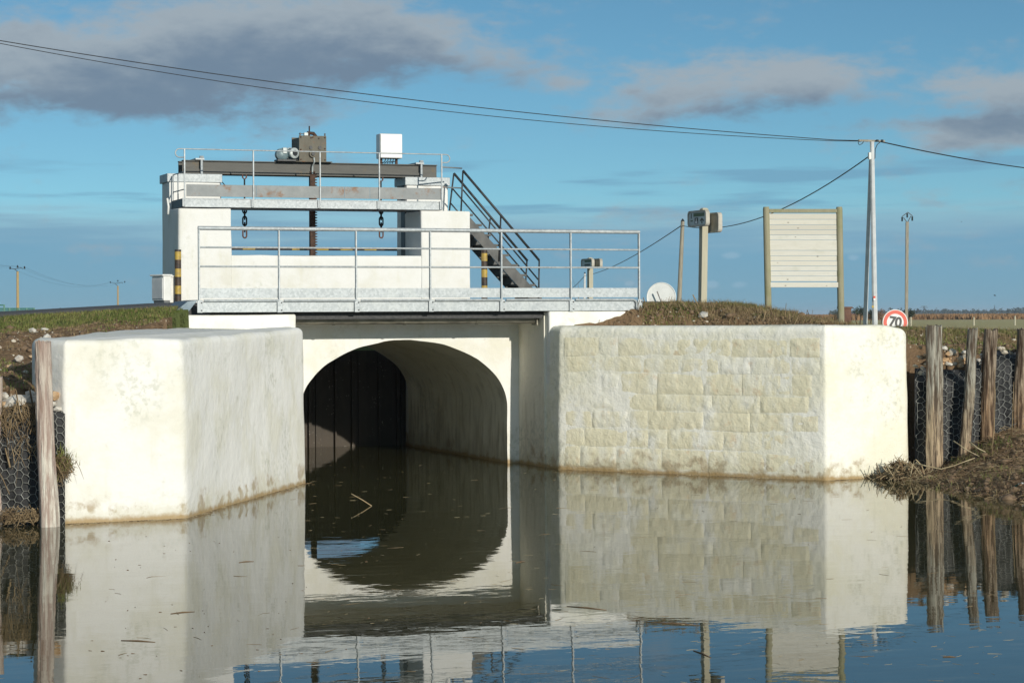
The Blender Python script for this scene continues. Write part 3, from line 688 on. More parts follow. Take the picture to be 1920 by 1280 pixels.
# ------------------------------------------------------------------ stairs
def stairs():
    st = thing('steel_stair', 'dark steel open stair with handrails leading up to the tower walkway', 'stairs', (3.2, 4.6, 2.2))
    def V_(px, py, v): return Vector(on_v(px, py, v))
    yn, yf = 4.20, 4.82
    a, b = V_(866, 405, yn), V_(992, 546, yn); d = (b-a); k = (b.z-2.12)/-d.z; b = b+d*k
    a = a-d*.02
    near = MB().beam(a, b, .02, .17, (0, 0, 1)); part('stringer', near, 'stair_steel', st, bevel=.003)
    off = Vector((0, yf-yn, 0)); part('stringer', MB().beam(a+off, b+off, .02, .17), 'stair_steel', st, bevel=.003)
    n = 10
    for i in range(n):
        p = a+(b-a)*((i+.45)/n); part('tread', MB().box((p.x-.10, yn+.012, p.z+.05), (p.x+.15, yf-.012, p.z+.085)), 'stair_steel', st, bevel=.003)
    def R_(pts, v, r=.018): part('handrail' if r > .015 else 'mid_rail', MB().tube([V_(x, y, v) for x, y in pts], r, 8), 'dark_steel', st, smooth=True)
    yr = yn-.02
    R_([(868, 320), (1011, 488)], yr, .021); R_([(868, 356), (1009, 524)], yr, .013); 
    for p0, p1 in (((868, 320), (864, 405)), ((939, 404), (936, 490)), ((1011, 488), (1010, 560))): part('rail_post', MB().tube([V_(*p0, yr), V_(*p1, yr)], .014, 8), 'dark_steel', st, smooth=True)
    yr = yf+.02
    R_([(851, 325), (989, 489)], yr, .021); R_([(847, 352), (1008, 540)], yr, .013); R_([(844, 380), (870, 410)], yr, .012)
    for p0, p1 in (((851, 325), (842, 400)), ((919, 410), (914, 460)), ((988, 489), (984, 560))): part('rail_post', MB().tube([V_(*p0, yr), V_(*p1, yr)], .014, 8), 'dark_steel', st, smooth=True)
    for z in (PZR-.20, PZR-.52):
        part('link_rail', MB().tube([(PX[-1], 3.98, z), (float(V_(866, 330, yn-.02).x), yn-.02, z)], .011, 8), 'galvanised_old', st, smooth=True)
stairs()

# ------------------------------------------------------------------ lifting gear
zbm = ZC+.01
def ibeam(name, x0, x1, y, z0, h, w=.11):
    m = MB(); m.box((x0, y, z0), (x1, y+w, z0+.014)); m.box((x0, y, z0+h-.014), (x1, y+w, z0+h)); m.box((x0, y+w*.38, z0+.014), (x1, y+w*.62, z0+h-.014))
    m.box((x0+.02, y+.012, z0+.014), (x1-.02, y+w*.38-.001, z0+h*.36)); return m
lb = thing('lifting_beam', 'long dark steel double girder resting across the tower tops', 'girder', (0, 5.1, zbm))
xa, xb = float(on_v(343, 310, 4.98)[0]), float(on_v(820, 320, 4.98)[0]); BH = .215
part('girder', ibeam('', xa, xb, 4.98, zbm, BH), 'beam_steel', lb)
part('girder', ibeam('', xa, xb, 5.27, zbm, BH), 'beam_steel', lb)
for x in (xa+.25, 0, xb-.25): part('cross_tie', MB().box((x-.03, 5.095, zbm+.03), (x+.03, 5.265, zbm+.12)), 'beam_steel', lb)
for px in (378, 790):
    x = float(on_v(px, 310, 4.955)[0])
    r_ = part('clamp_rod', MB().cyl((x, 4.955, zbm-.02), (x, 4.955, zbm+BH+.05), .022, n=10), 'galvanised', lb, smooth='auto')
    part('nut', MB().cyl((x, 4.955, zbm+BH+.03), (x, 4.955, zbm+BH+.065), .036, n=6), 'galvanised', r_)
    part('clamp_bar', MB().box((x-.10, 4.93, zbm+BH+.004), (x+.04, 5.40, zbm+BH+.028)), 'galvanised', r_)
ztop = zbm+BH
gb = thing('gear_housing', 'square rusty steel gear housing bolted on top of the girder', 'machine', (0, 5.1, ztop))
gx0, gx1 = float(on_v(561, 280, 4.93)[0]), float(on_v(612, 280, 4.93)[0]); gz1 = ztop+.425; gc = (gx0+gx1)/2
part('front_plate', MB().box((gx0, 4.93, ztop+.012), (gx1, 4.95, gz1)), 'gear_steel', gb, bevel=.003)
part('back_plate', MB().box((gx0, 5.38, ztop+.012), (gx1, 5.40, gz1)), 'gear_steel', gb)
part('side_plate', MB().box((gx0+.004, 4.95, ztop+.012), (gx0+.02, 5.38, gz1-.03)), 'gear_steel', gb); part('side_plate', MB().box((gx1-.02, 4.95, ztop+.012), (gx1-.004, 5.38, gz1-.03)), 'gear_steel', gb)
part('base_plate', MB().box((gx0-.08, 4.90, ztop), (gx1+.09, 5.42, ztop+.012)), 'gear_steel', gb, bevel=.003)
for x in (gx0+.012, gx1-.03): part('lug', MB().box((x, 4.935, gz1), (x+.02, 4.955, gz1+.045)), 'dark_steel', gb)
part('spindle_head', MB().tube([(gc-.06, 5.1, gz1-.02), (gc-.03, 5.1, gz1+.06), (gc+.06, 5.1, gz1+.05), (gc+.10, 5.1, gz1)], .03, 8), 'rust', gb)
part('spindle', MB().cyl((gc-.01, 5.1, gz1), (gc-.01, 5.1, gz1+.17), .012, n=8), 'rust', gb)
part('limit_switch', MB().box((gc-.13, 4.96, gz1+.005), (gc-.07, 5.02, gz1+.05)), 'motor_pale', gb); part('switch_arm', MB().beam((gx0+.01, 4.98, gz1+.03), (gc-.10, 4.98, gz1+.033), .012, .012), 'dark_steel', gb)
bs = part('bearing_boss', MB().cyl((gc-.01, 4.93, ztop+.13), (gc-.01, 4.885, ztop+.13), .062, .056, 18), 'gear_steel', gb, smooth='auto'); part('shaft_end', MB().cyl((gc-.01, 4.89, ztop+.13), (gc-.01, 4.86, ztop+.13), .028, n=14), 'dark_steel', bs, smooth='auto')
for dx in (-.035, .115): part('bearing_boss', MB().cyl((gc+dx, 4.932, ztop+.235), (gc+dx, 4.915, ztop+.235), .03, n=12), 'dark_steel', gb, smooth='auto')
for dx, dz in ((-.2, .04), (.2, .04), (-.2, .40), (.2, .40), (0, .4), (-.2, .2), (.2, .22), (-.03, .39), (.1, .385)): part('bolt', MB().cyl((gc+dx, 4.932, ztop+dz), (gc+dx, 4.918, ztop+dz), .012, n=6), 'rust', gb)
part('grease_pipe', MB().tube([(gc+.01, 4.90, ztop+.07), (gc+.015, 4.89, ztop), (gc+.0, 4.945, ztop-.06), (gc-.005, 4.95, zbm+.03)], .012, 6), 'motor_pale', gb)
mt = thing('electric_motor', 'round blue grey electric motor beside the rusty gear housing', 'motor', (gc-.33, 5.0, ztop))
mx = float(on_v(547, 285, 4.9)[0]); mz = ztop+.135; dv = Vector((.32, -.95, 0)).normalized(); ctr = Vector((mx, 4.98, mz))
part('motor_body', MB().cyl(ctr-dv*.16, ctr+dv*.09, .083, n=24), 'motor_blue', mt, smooth='auto')
for k in range(10):
    a = 2*math.pi*k/10; o_ = Vector((dv.y*-math.cos(a), dv.x*math.cos(a), math.sin(a)))*.083
    part('fin', MB().beam(ctr+o_-dv*.14, ctr+o_+dv*.07, .012, .012), 'motor_blue', mt)
part('fan_cover', MB().tube([ctr+dv*.09, ctr+dv*.12, ctr+dv*.135], [.088, .086, .066], 24), 'motor_pale', mt, smooth='auto')
part('fan_grille', MB().cyl(ctr+dv*.135, ctr+dv*.139, .048, n=16), 'dark_steel', mt)
part('flange', MB().cyl(ctr-dv*.02, ctr+dv*.005, .097, n=24), 'motor_pale', mt, smooth='auto')
g2 = Vector((mx-.15, 4.97, mz-.02)); part('gear_case', MB().tube([g2+Vector((0, .10, .0)), g2+Vector((0, .05, 0)), g2-Vector((0, .06, 0)), g2-Vector((0, .09, 0))], [.05, .10, .10, .06], 18), 'motor_blue', mt, smooth='auto')
part('terminal_box', MB().box((mx-.155, 4.86, mz-.01), (mx-.085, 4.93, mz+.085)), 'motor_pale', mt, bevel=.008)
part('mounting_foot', MB().box((mx-.24, 4.88, ztop+.002), (mx+.07, 5.1, mz-.10)), 'dark_steel', mt, bevel=.005)
part('drive_shaft', MB().cyl((mx-.02, 4.99, ztop+.035), (gx0, 4.99, ztop+.035), .012, n=8), 'dark_steel', mt)
cb = thing('control_cabinet', 'white control cabinet on two short legs on the girder', 'cabinet', (1.36, 4.95, ztop))
x0, x1 = float(on_v(712, 270, 4.86)[0]), float(on_v(755, 270, 4.86)[0]); zc = ztop+.085
cbb = part('case', MB().box((x0+.01, 4.88, zc), (x1, 5.10, zc+.40)), 'cabinet_white', cb, bevel=.012)
part('door', MB().box((x0+.016, 4.862, zc+.006), (x1-.006, 4.879, zc+.394)), 'cabinet_white', cb, bevel=.008)
for x in (x0+.05, x1-.08): part('leg', MB().box((x, 4.99, ztop), (x+.035, 5.03, zc)), 'rust', cb)
for i in range(5):
    x = x0+.12+.045*i; part('cable', MB().tube([(x, 4.93, zc+.005), (x-.01, 4.92, zc-.04), (x-.03-.01*i, 4.94, ztop+.02), (x-.04, 5.0, ztop+.01)], .008, 6), 'cable_black', cb, smooth=True)

def chain(px, lab):
    x = float(on_v(px, 420, 5.02)[0]); yv = 4.955
    c = thing('chain', lab, 'chain', (x, yv, 3.35), 'lifting chains hanging under the girder')
    part('shackle', MB().tube([(x-.03, yv, zbm-.005), (x-.03, yv, zbm-.05), (x, yv, zbm-.08), (x+.03, yv, zbm-.05), (x+.03, yv, zbm-.005)], .012, 8), 'chain_rust', c, smooth=True)
    part('hanger_rod', MB().cyl((x, yv, zbm-.07), (x, yv, 3.80), .013, n=8), 'chain_iron', c)
    bot = float(on_v(px, 446, yv)[2]); L = .145; zc = bot+L/2; k = 0
    while zc < 3.90:
        w, r = .032, .0125; hh = L/2-w; pts = []
        for t in np.linspace(0, math.pi, 7): pts.append((w*math.cos(t), hh+w*math.sin(t)))
        for t in np.linspace(math.pi, 2*math.pi, 7): pts.append((w*math.cos(t), -hh+w*math.sin(t)))
        ang = R(8) if k % 2 == 0 else R(80)
        P = [(x+q[0]*math.cos(ang), yv+q[0]*math.sin(ang), zc+q[1]) for q in pts]
        part('link', MB().tube(P, r, 8, closed=True), 'chain_rust' if k == 0 else 'chain_iron', c, smooth=True); zc += L-2*r-.022; k += 1
chain(457, 'iron chain with rusty end link hanging in the opening by the plain left pillar')
chain(712.5, 'iron chain with rusty end link hanging below the white cabinet')
tag(MB().tube([(x, 4.9, z) for x, z in [(-1.50, 4.36), (-1.47, 4.25), (-1.40, 4.17), (-1.33, 4.12), (-1.30, 4.02)]], .008, 6).build('cable', 'cable_black', smooth=True), 'thin black cable dangling beside the tower coping', 'cable')

# ------------------------------------------------------------------ bollards, boxes
def bollard(px, lab, seq, zbase):
    p = on_v(px, 575, 3.80); x = float(p[0]); b = thing('bollard', lab, 'bollard', (x, 3.80, zbase)); ztp = float(on_v(px, 468, 3.8)[2]); z = zbase
    hs = [.26, .125, .135, .125, .135, .125]; col = ['paint_black', 'paint_yellow']*3
    tot = sum(hs); rest = ztp-zbase-tot
    hs.append(rest); col.append('paint_black')
    for h, cc in zip(hs, col): part('band', MB().cyl((x, 3.8, z), (x, 3.8, z+h), .050, n=18), cc, b, smooth='auto'); z += h
bollard(334, 'black and yellow banded bollard against the corner of the white tower', 0, 2.2); bollard(908.5, 'black and yellow banded bollard in front of the dark stair', 0, 2.2)
def ebox(px, py0, py1, D, w, d, rot, lab, name='meter_cabinet', plinth=.12):
    p = at(px, py1, D); zb = float(p[2]); h = float(at(px, py0, D)[2])-zb
    e = thing(name, lab, 'cabinet', (p[0], p[1], zb))
    parts = [part('plinth', MB().box((-w/2+.02, -d/2+.02, -.15), (w/2-.02, d/2-.02, plinth)), 'plinth_grey', None), part('case', MB().box((-w/2, -d/2, plinth), (w/2, d/2, h)), 'cabinet_white', None, bevel=.012),
             part('door', MB().box((-w/2-.014, -d/2+.02, plinth+.03), (-w/2-.001, d/2-.02, h-.03)), 'cabinet_grey', None, bevel=.006), part('lid', MB().box((-w/2-.03, -d/2-.02, h+.001), (w/2+.015, d/2+.015, h+.028)), 'cabinet_white', None, bevel=.008)]
    for q in parts: q.parent = e
    e.rotation_euler[2] = rot
ebox(303, 518, 580, 33.6, .13, .34, R(20), 'larger pale meter cabinet with grey door beside the tower', plinth=.13)
ebox(319, 520, 580, 33.9, .10, .22, R(12), 'slim white meter cabinet between the larger cabinet and bollard', plinth=.10)
tag(MB().tube([(float(on_v(p, q, 4.3)[0]), 4.3, float(on_v(p, q, 4.3)[2])) for p, q in ((313, 372), (314, 374), (316, 388), (315, 402))], .018, 8).build('hose', 'cabinet_white', smooth=True), 'short white hose hanging at the tower side', 'hose')

# ------------------------------------------------------------------ right-hand roadside things
def solve_ground(px, D): p = at(px, 592, D); return float(p[0]), float(p[1]), float(land_z(np.array(p[0]), np.array(p[1]), False))
def notice_board():
    D = 36.0; nb = thing('notice_board', 'blank wooden notice board of pale planks between two round posts', 'notice board', at(1505, 585, D))
    def P(px, py, off=0.0): return Vector(at(px, py, D+off))
    for (a, b) in (((1436.5, 388), (1441, 600)), ((1573.5, 388), (1577, 605))):
        t, q = P(*a), P(*b); part('post', MB().tube([q, q+(t-q)*.98, t], [.056, .053, .046], 16), 'green_wood', nb, smooth='auto')
    part('top_rail', MB().beam(P(1442, 395.5, -.01), P(1569, 395.5, -.01), .05, .062), 'green_wood', nb, bevel=.005)
    part('bottom_rail', MB().beam(P(1444, 534, -.01), P(1572, 534, -.01), .05, .085), 'board_wood', nb, bevel=.006)
    ys = [400.5, 411.5, 421.5, 431, 440.5, 450, 469.5, 479.5, 489, 498.5, 508, 517.5, 527.5]; rnd = random.Random(3)
    for i in range(len(ys)-1):
        y0, y1 = ys[i]+.4, ys[i+1]-.3; f = (i+.5)/12; o = rnd.uniform(-.004, .004)
        h = (y1-y0)/F*D; a, b = P(1441.5+2*f, (y0+y1)/2, o), P(1568.5+2.5*f, (y0+y1)/2, o)
        part('plank', MB().beam(a, b, .026, h+.0015), 'board_wood', nb, bevel=.003)
notice_board()

def rrect(w, h, r, n=5):
    pts = []
    for cx, cy, a0 in ((w/2-r, h/2-r, 0), (-w/2+r, h/2-r, 90), (-w/2+r, -h/2+r, 180), (w/2-r, -h/2+r, 270)):
        for k in range(n+1): a = R(a0+90*k/n); pts.append((cx+r*math.cos(a), cy+r*math.sin(a)))
    return pts
def way_marker(px, ytop, ybase, D, s, lab, lean):
    base, top = Vector(at(px+lean, ybase+6, D)), Vector(at(px, ytop, D)); wm = thing('way_marker', lab, 'sign', base)
    w = .098*s; up = (top-base).normalized(); m = MB()
    rot = Matrix.Rotation(ALPHA*-1+R(24), 3, 'Z'); sq = [rot @ Vector((a*w/2, b*w/2, 0)) for a, b in ((-1, -1), (1, -1), (1, 1), (-1, 1))]
    a = m.addv([base+q for q in sq]); b = m.addv([top-up*.02*s+q for q in sq]); c = m.addv([top+q*.6 for q in sq])
    m.f += [(c, c+1, c+2, c+3)]+[(r+i, r+(i+1) % 4, r+4+(i+1) % 4, r+4+i) for r in (a, b) for i in range(4)]; part('post', m, 'marker_wood', wm)
    def plate(cx, cy, W_, H_, face, off, content, nm):
        ctr = Vector(at(cx, cy, D)); nrm = (Matrix.Rotation(-ALPHA+face, 3, 'Z') @ Vector((0, -1, 0))); rt = Vector((0, 0, 1)).cross(nrm)*1; ctr = ctr+nrm*off
        rt = nrm.cross(Vector((0, 0, 1)))*-1
        def q(x, z, o=0.0): return ctr+rt*x+Vector((0, 0, 1))*z+nrm*o
        fr = part(nm, MB().prism([q(x, z, -.035*s) for x, z in rrect(W_, H_, .06*s)], nrm*.055*s), 'sign_rim', wm, bevel=.006)
        rim = MB(); ro, ri = rrect(W_, H_, .06*s), rrect(W_-.05*s, H_-.05*s, .045*s); n = len(ro)
        A = rim.addv([q(x, z, .0205*s) for x, z in ro]); B = rim.addv([q(x, z, .034*s) for x, z in ro]); Cc = rim.addv([q(x, z, .034*s) for x, z in ri]); Dd = rim.addv([q(x, z, .0205*s) for x, z in ri])
        for i in range(n):
            j = (i+1) % n; rim.f += [(A+i, A+j, B+j, B+i), (B+i, B+j, Cc+j, Cc+i), (Cc+i, Cc+j, Dd+j, Dd+i)]
        part('rim', rim, 'sign_rim', fr)
        if content:
            part('panel', MB().prism([q(x, z, .020*s) for x, z in rrect(W_-.056*s, H_-.056*s, .04*s)], nrm*.003), 'sign_panel', fr)
            def rect(x0, z0, x1, z1, o, mat, n_): part(n_, MB().prism([q(x, z, .0235*s+o) for x, z in ((x0, z0), (x1, z0), (x1, z1), (x0, z1))], nrm*.0012), mat, fr)
            rect(-W_*.20, H_*.12, W_*.38, H_*.34, 0, 'sign_green', 'header_print')
            if content == 2:
                rect(-W_*.34, H_*.02, -W_*.30, H_*.34, 0, 'sign_dark', 'side_print'); rect(-W_*.36, -H_*.16, -W_*.24, -H_*.08, 0, 'sign_green', 'side_print')
                rect(-W_*.14, -H_*.32, W_*.05, H_*.06, 0, 'sign_dark', 'pictogram'); rect(-W_*.10, -H_*.30, W_*.01, -H_*.16, .002, 'sign_white', 'pictogram_figure'); rect(-W_*.065, -H_*.16, -W_*.025, 0.0, .002, 'sign_white', 'pictogram_figure')
                cxx = W_*.25
                arrow = [(0, .04), (.13, -.12), (.13, -.22), (.04, -.12), (.03, -.33), (-.03, -.33), (-.04, -.12), (-.13, -.22), (-.13, -.12)]
                part('arrow', MB().prism([q(cxx+x*W_*.8, z*H_, .0235*s) for x, z in arrow], nrm*.0012), 'sign_dark', fr)
            else: rect(-W_*.2, -H_*.25, W_*.3, -H_*.05, 0, 'sign_dark', 'lettering')
    k = 4150/D
    if s == 1.0:
        plate(1325, 418, .60, .30, R(-66), -.07, 0, 'back_plate'); plate(1318, 410, .58, .245, R(-66), .075, 2, 'front_plate')
    else:
        plate(1112, 494, .50, .19, R(-66), -.06, 0, 'back_plate'); plate(1107, 494, .50, .19, R(-66), .06, 1, 'front_plate')
way_marker(1320, 390, 577, 33.5, 1.0, 'way marker post with green arrow sign beside the round white sign back', -3)
way_marker(1106.5, 483, 600, 44.0, .9, 'small distant way marker seen behind the deck railing', 0)

def disc(c, nrm, r, th, n=40):
    return MB().cyl(Vector(c)-nrm*th/2, Vector(c)+nrm*th/2, r, n=n)
def round_signs():
    D = 46.0; c = Vector(at(1240, 557, D)); nrm = (Matrix.Rotation(-ALPHA+R(-12), 3, 'Z') @ Vector((0, -1, 0)))
    s = thing('round_sign', 'white back of a round road sign low behind the grass mound', 'road sign', (c.x, c.y, 1.0))
    part('plate', disc(c, nrm, .302, .012), 'sign_back', s, smooth='auto')
    rim = MB(); 
    rt = nrm.cross(Vector((0, 0, 1))); ring = [c+nrm*.008+(rt*math.cos(t)+Vector((0, 0, 1))*math.sin(t))*.300 for t in np.linspace(0, 2*math.pi, 49)[:-1]]
    part('rim', rim.tube(ring, .010, 6, closed=True), 'sign_back', s, smooth=True)
    a, b = Vector(at(1232, 546, D-.14)), Vector(at(1249, 592, D-.14)); part('mounting_rail', MB().beam(a, b, .02, .02, nrm), 'galvanised_old', s)
    q0 = c-nrm*.05; part('post', MB().cyl(q0, (q0.x, q0.y, .9), .03, n=10), 'galvanised_old', s)
    D = 55.0; c = Vector(at(1678.5, 604.5, D)); nrm = (Matrix.Rotation(-ALPHA+R(8), 3, 'Z') @ Vector((0, -1, 0))); rt = -nrm.cross(Vector((0, 0, 1)))
    s = thing('speed_limit_sign', 'round red rimmed speed limit sign reading 70 behind the bank', 'road sign', (c.x, c.y, 1.0))
    part('plate', disc(c, nrm, .325, .012), 'sign_white', s, smooth='auto')
    m = MB(); n = 56
    for r in (.305, .218): m.addv([c+nrm*.009+(rt*math.cos(2*math.pi*i/n)+Vector((0, 0, 1))*math.sin(2*math.pi*i/n))*r for i in range(n)])
    m.f += [(i, (i+1) % n, n+(i+1) % n, n+i) for i in range(n)]; part('red_ring', m, 'sign_red', s)
    cu = bpy.data.curves.new('lettering', 'FONT'); cu.body = '70'; cu.size = .34; cu.align_x = 'CENTER'; cu.align_y = 'CENTER'; cu.offset = .012; cu.extrude = .001; cu.space_character = .92
    to = bpy.data.objects.new('lettering', cu); COL.objects.link(to); dg = bpy.context.evaluated_depsgraph_get(); me = bpy.data.meshes.new_from_object(to.evaluated_get(dg)); bpy.data.objects.remove(to)
    o = finish(me, 'lettering', None, None); o.data.materials.clear(); o.data.materials.append(MATS['sign_black'])
    M = Matrix((rt, Vector((0, 0, 1)), nrm)).transposed().to_4x4() @ Matrix.Rotation(R(-8), 4, 'Z'); M.translation = c+nrm*.0115+Vector((0, 0, .005))
    o.data.transform(M); o.parent = s; o.matrix_parent_inverse = Matrix.Translation(-Vector(s.location))
    part('post', MB().cyl(c-nrm*.04-Vector((0, 0, .25)), (c.x, c.y+.04, .9), .03, n=10), 'galvanised_old', s)
round_signs()

def wire(p0, p1, sag, r, n=28):
    p0, p1 = Vector(p0), Vector(p1); return MB().tube([p0.lerp(p1, t)-Vector((0, 0, sag*4*t*(1-t))) for t in np.linspace(0, 1, n)], r, 6)
def twin_pole():
    D = 60.0; tp = thing('telephone_pole', 'pale concrete telephone pole with a leaning prop and crossarm', 'utility pole', at(1640, 640, D))
    def P(px, py, o=0.0): return Vector(at(px, py, D+o))
    b = P(1640.5, 605); b2 = b+(b-P(1635, 268))*.28
    part('pole', MB().tube([b2, P(1635, 266)], [.082, .058], 8), 'pole_concrete', tp)
    a = P(1622.5, 600, .5); a2 = a+(a-P(1633, 298, .1))*.28
    part('prop', MB().tube([a2, P(1632.5, 300, .1)], [.066, .048], 8), 'pole_concrete', tp)
    part('crossarm', MB().beam(P(1610, 263.5, -.3), P(1658, 265, .3), .05, .05), 'pole_grey_wood', tp)
    for px in (1612, 1625, 1645, 1654): part('insulator', MB().cyl(P(px, 266), P(px, 262), .035, n=8), 'insulator', tp)
    part('junction_box', MB().beam(P(1630.5, 299, -.15), P(1630.5, 286, -.15), .075, .08, (0, 1, 0)), 'cabinet_white', tp, bevel=.01)
    part('jumper', MB().tube([P(1611, 264), P(1609, 268), P(1611, 272), P(1616, 270), P(1620, 265)], .010, 5), 'cable_black', tp); part('jumper', MB().tube([P(1651, 266), P(1645, 271), P(1641, 280), P(1640.5, 297), P(1636, 301)], .012, 5), 'cable_black', tp)
    for i, py in enumerate((557, 561, 575)): part('label_plate', MB().beam(P(1639.5+(i == 2)*-3, py+2, -.13), P(1639.5+(i == 2)*-3, py-2, -.13), .06, .01, (0, 1, 0)), ('sign_red', 'sign_white', 'paint_yellow')[i], tp)
    for pts, r, lab in (([(0, 78), (480, 146), (960, 209), (1280, 244), (1616, 264)], .0115, 'upper overhead cable running from the crossarm over the sluice'), ([(0, 83), (480, 160), (960, 223), (1280, 251), (1616, 265)], .0095, 'lower, more sagging overhead cable over the sluice')):
        c = np.polyfit([q[0] for q in pts], [q[1] for q in pts], 2); xs = np.linspace(-420, 1616, 40); yy = np.polyval(c, xs); yy[-1] = pts[-1][1]
        tag(MB().tube([at(x, y, 50+10*(x+420)/2036) for x, y in zip(xs, yy)], r, 6).build('overhead_cable', 'cable_black', smooth=True), lab, 'cable')
    tag(wire(P(1652, 266), at(2400, 305, 95), .75, .017).build('overhead_cable', 'cable_black', smooth=True), 'overhead cable leaving the crossarm towards the open marsh', 'cable')
    # service line to the small wooden pole
    D2 = 100.0; t = Vector(at(1280, 415, D2)); bb_ = Vector(at(1272, 600, D2)); wp = thing('wooden_pole', 'weathered leaning wooden telephone pole behind the way marker', 'utility pole', (bb_.x, bb_.y, 1.0))
    part('pole', MB().tube([bb_+(bb_-t)*.15, t], [.115, .085], 10), 'pole_grey_wood', wp, smooth='auto'); part('cap', MB().tube([t, t+Vector((0, 0, .12))], [.10, .02], 8), 'insulator', wp)
    tag(wire(P(1631, 292), t-Vector((0, 0, .2)), .75, .0165).build('telephone_cable', 'cable_black', smooth=True), 'slanting telephone cable from the white junction box to the wooden pole', 'cable')
    t3 = Vector(at(1096.5, 513, 215)); q = thing('marsh_pole', 'slim white pole far off behind the railing', 'utility pole', (t3.x, t3.y, 1.0)); part('pole', MB().tube([(t3.x-.1, t3.y, .9), t3], [.14, .10], 8), 'pole_concrete', q); part('cap', MB().cyl(t3, t3+Vector((0, 0, .15)), .11, .03, 8), 'insulator', q)
    tag(wire(t-Vector((0, 0, .15)), t3-Vector((0, 0, .2)), .4, .022).build('telephone_cable', 'cable_black', smooth=True), 'telephone cable sagging from the leaning wooden pole to the far pole', 'cable')
    tag(wire(t3-Vector((0, 0, .2)), at(1035, 548, 420), 1.0, .03).build('telephone_cable', 'cable_black', smooth=True), 'telephone cable beyond the slim white pole', 'cable')
twin_pole()
def concrete_pole():
    D = 185.0; cp = thing('power_pole', 'slender concrete power pole with diamond bracket on the marsh', 'utility pole', at(1699, 640, D))
    def P(px, py, o=0.0): return Vector(at(px, py, D+o))
    m = MB(); rt = Vector(RT); a, b = P(1699, 650), P(1701, 416)
    m.beam(a, b, .24, .24); part('pole', m, 'pole_grey_wood', cp)
    for q0, q1 in (((1701, 418), (1708, 405)), ((1691, 406.5), (1702, 398)), ((1702, 398), (1711, 405)), ((1700, 416), (1694, 408))): part('bracket_bar', MB().beam(P(*q0), P(*q1), .05, .06), 'dark_steel', cp)
    for px, py in ((1691.5, 407), (1701, 400), (1710.5, 406)): part('insulator', MB().tube([P(px, py), P(px, py+8)], .07, 6), 'insulator', cp)
concrete_pole()
def line_pole(px, ytop, D, lab):
    p = Vector(at(px, ytop, D)); lp = thing('power_pole', lab, 'utility pole', (p.x, p.y, 1.0)); k = D/F; rt = Vector(RT)
    part('pole', MB().tube([(p.x, p.y, .8), p], [.25, .19], 8), 'pole_wood', lp)
    for a, b in (((0, 0), (-6, 5)), ((-6, 5), (-13, 6)), ((-6, 5), (8, 7)), ((8, 7), (10, 5))): part('bracket_bar', MB().beam(p+(rt*a[0]+Vector((0, 0, a[1])))*k*.95, p+(rt*b[0]+Vector((0, 0, b[1])))*k*.95, .09, .09), 'dark_steel', lp)
    tips = [p+(rt*a+Vector((0, 0, b)))*k for a, b in ((-14, 7.5), (0, 10), (13, 8))]
    for q in tips: part('insulator', MB().cyl(q-Vector((0, 0, .25)), q+Vector((0, 0, .15)), .16, .10, 6), 'insulator', lp)
    return tips
A_ = line_pole(33, 509, 350, 'wooden power pole with three insulators above the green fence'); B_ = line_pole(221, 536, 540, 'farther wooden power pole beyond the brown bush')
for i in range(3):
    tag(wire(A_[i], B_[i], 2.0, .010).build('power_line', 'cable_black', smooth=True), 'thin power line strung between the two wooden power poles', 'power line', 'power lines between the wooden poles')
    tag(wire(Vector(at(-260, 430, 250))+Vector((0, 0, i*.2)), A_[i], 1.0, .010).build('power_line', 'cable_black', smooth=True), 'thin power line arriving at the wooden pole by the green fence', 'power line', 'power lines coming in to the wooden pole')
def fence():
    D = 150.0; fn = thing('mesh_fence', 'green wire mesh fence at the far side of the road', 'fence', at(30, 600, D))
    def P(px, py): return Vector(at(px, py, D))
    for px in (-12, 8, 18, 36, 50, 64): part('post', MB().box(P(px, 625)-Vector((.05, .05, 0)), P(px, 571 if px == 8 else 577)+Vector((.05, .05, 0))), 'fence_green', fn)
    for y in (578, 589): part('rail', MB().beam(P(-12, y), P(64, y), .05, .06), 'fence_green', fn)
    part('gate_rail', MB().beam(P(-12, 572), P(8, 572), .06, .08), 'fence_green', fn)
    m = MB()
    for i in range(75): x = -12+76*i/74; m.beam(P(x, 600), P(x, 578), .022, .022)
    part('mesh', m, 'fence_green', fn)['kind'] = 'stuff'
fence()

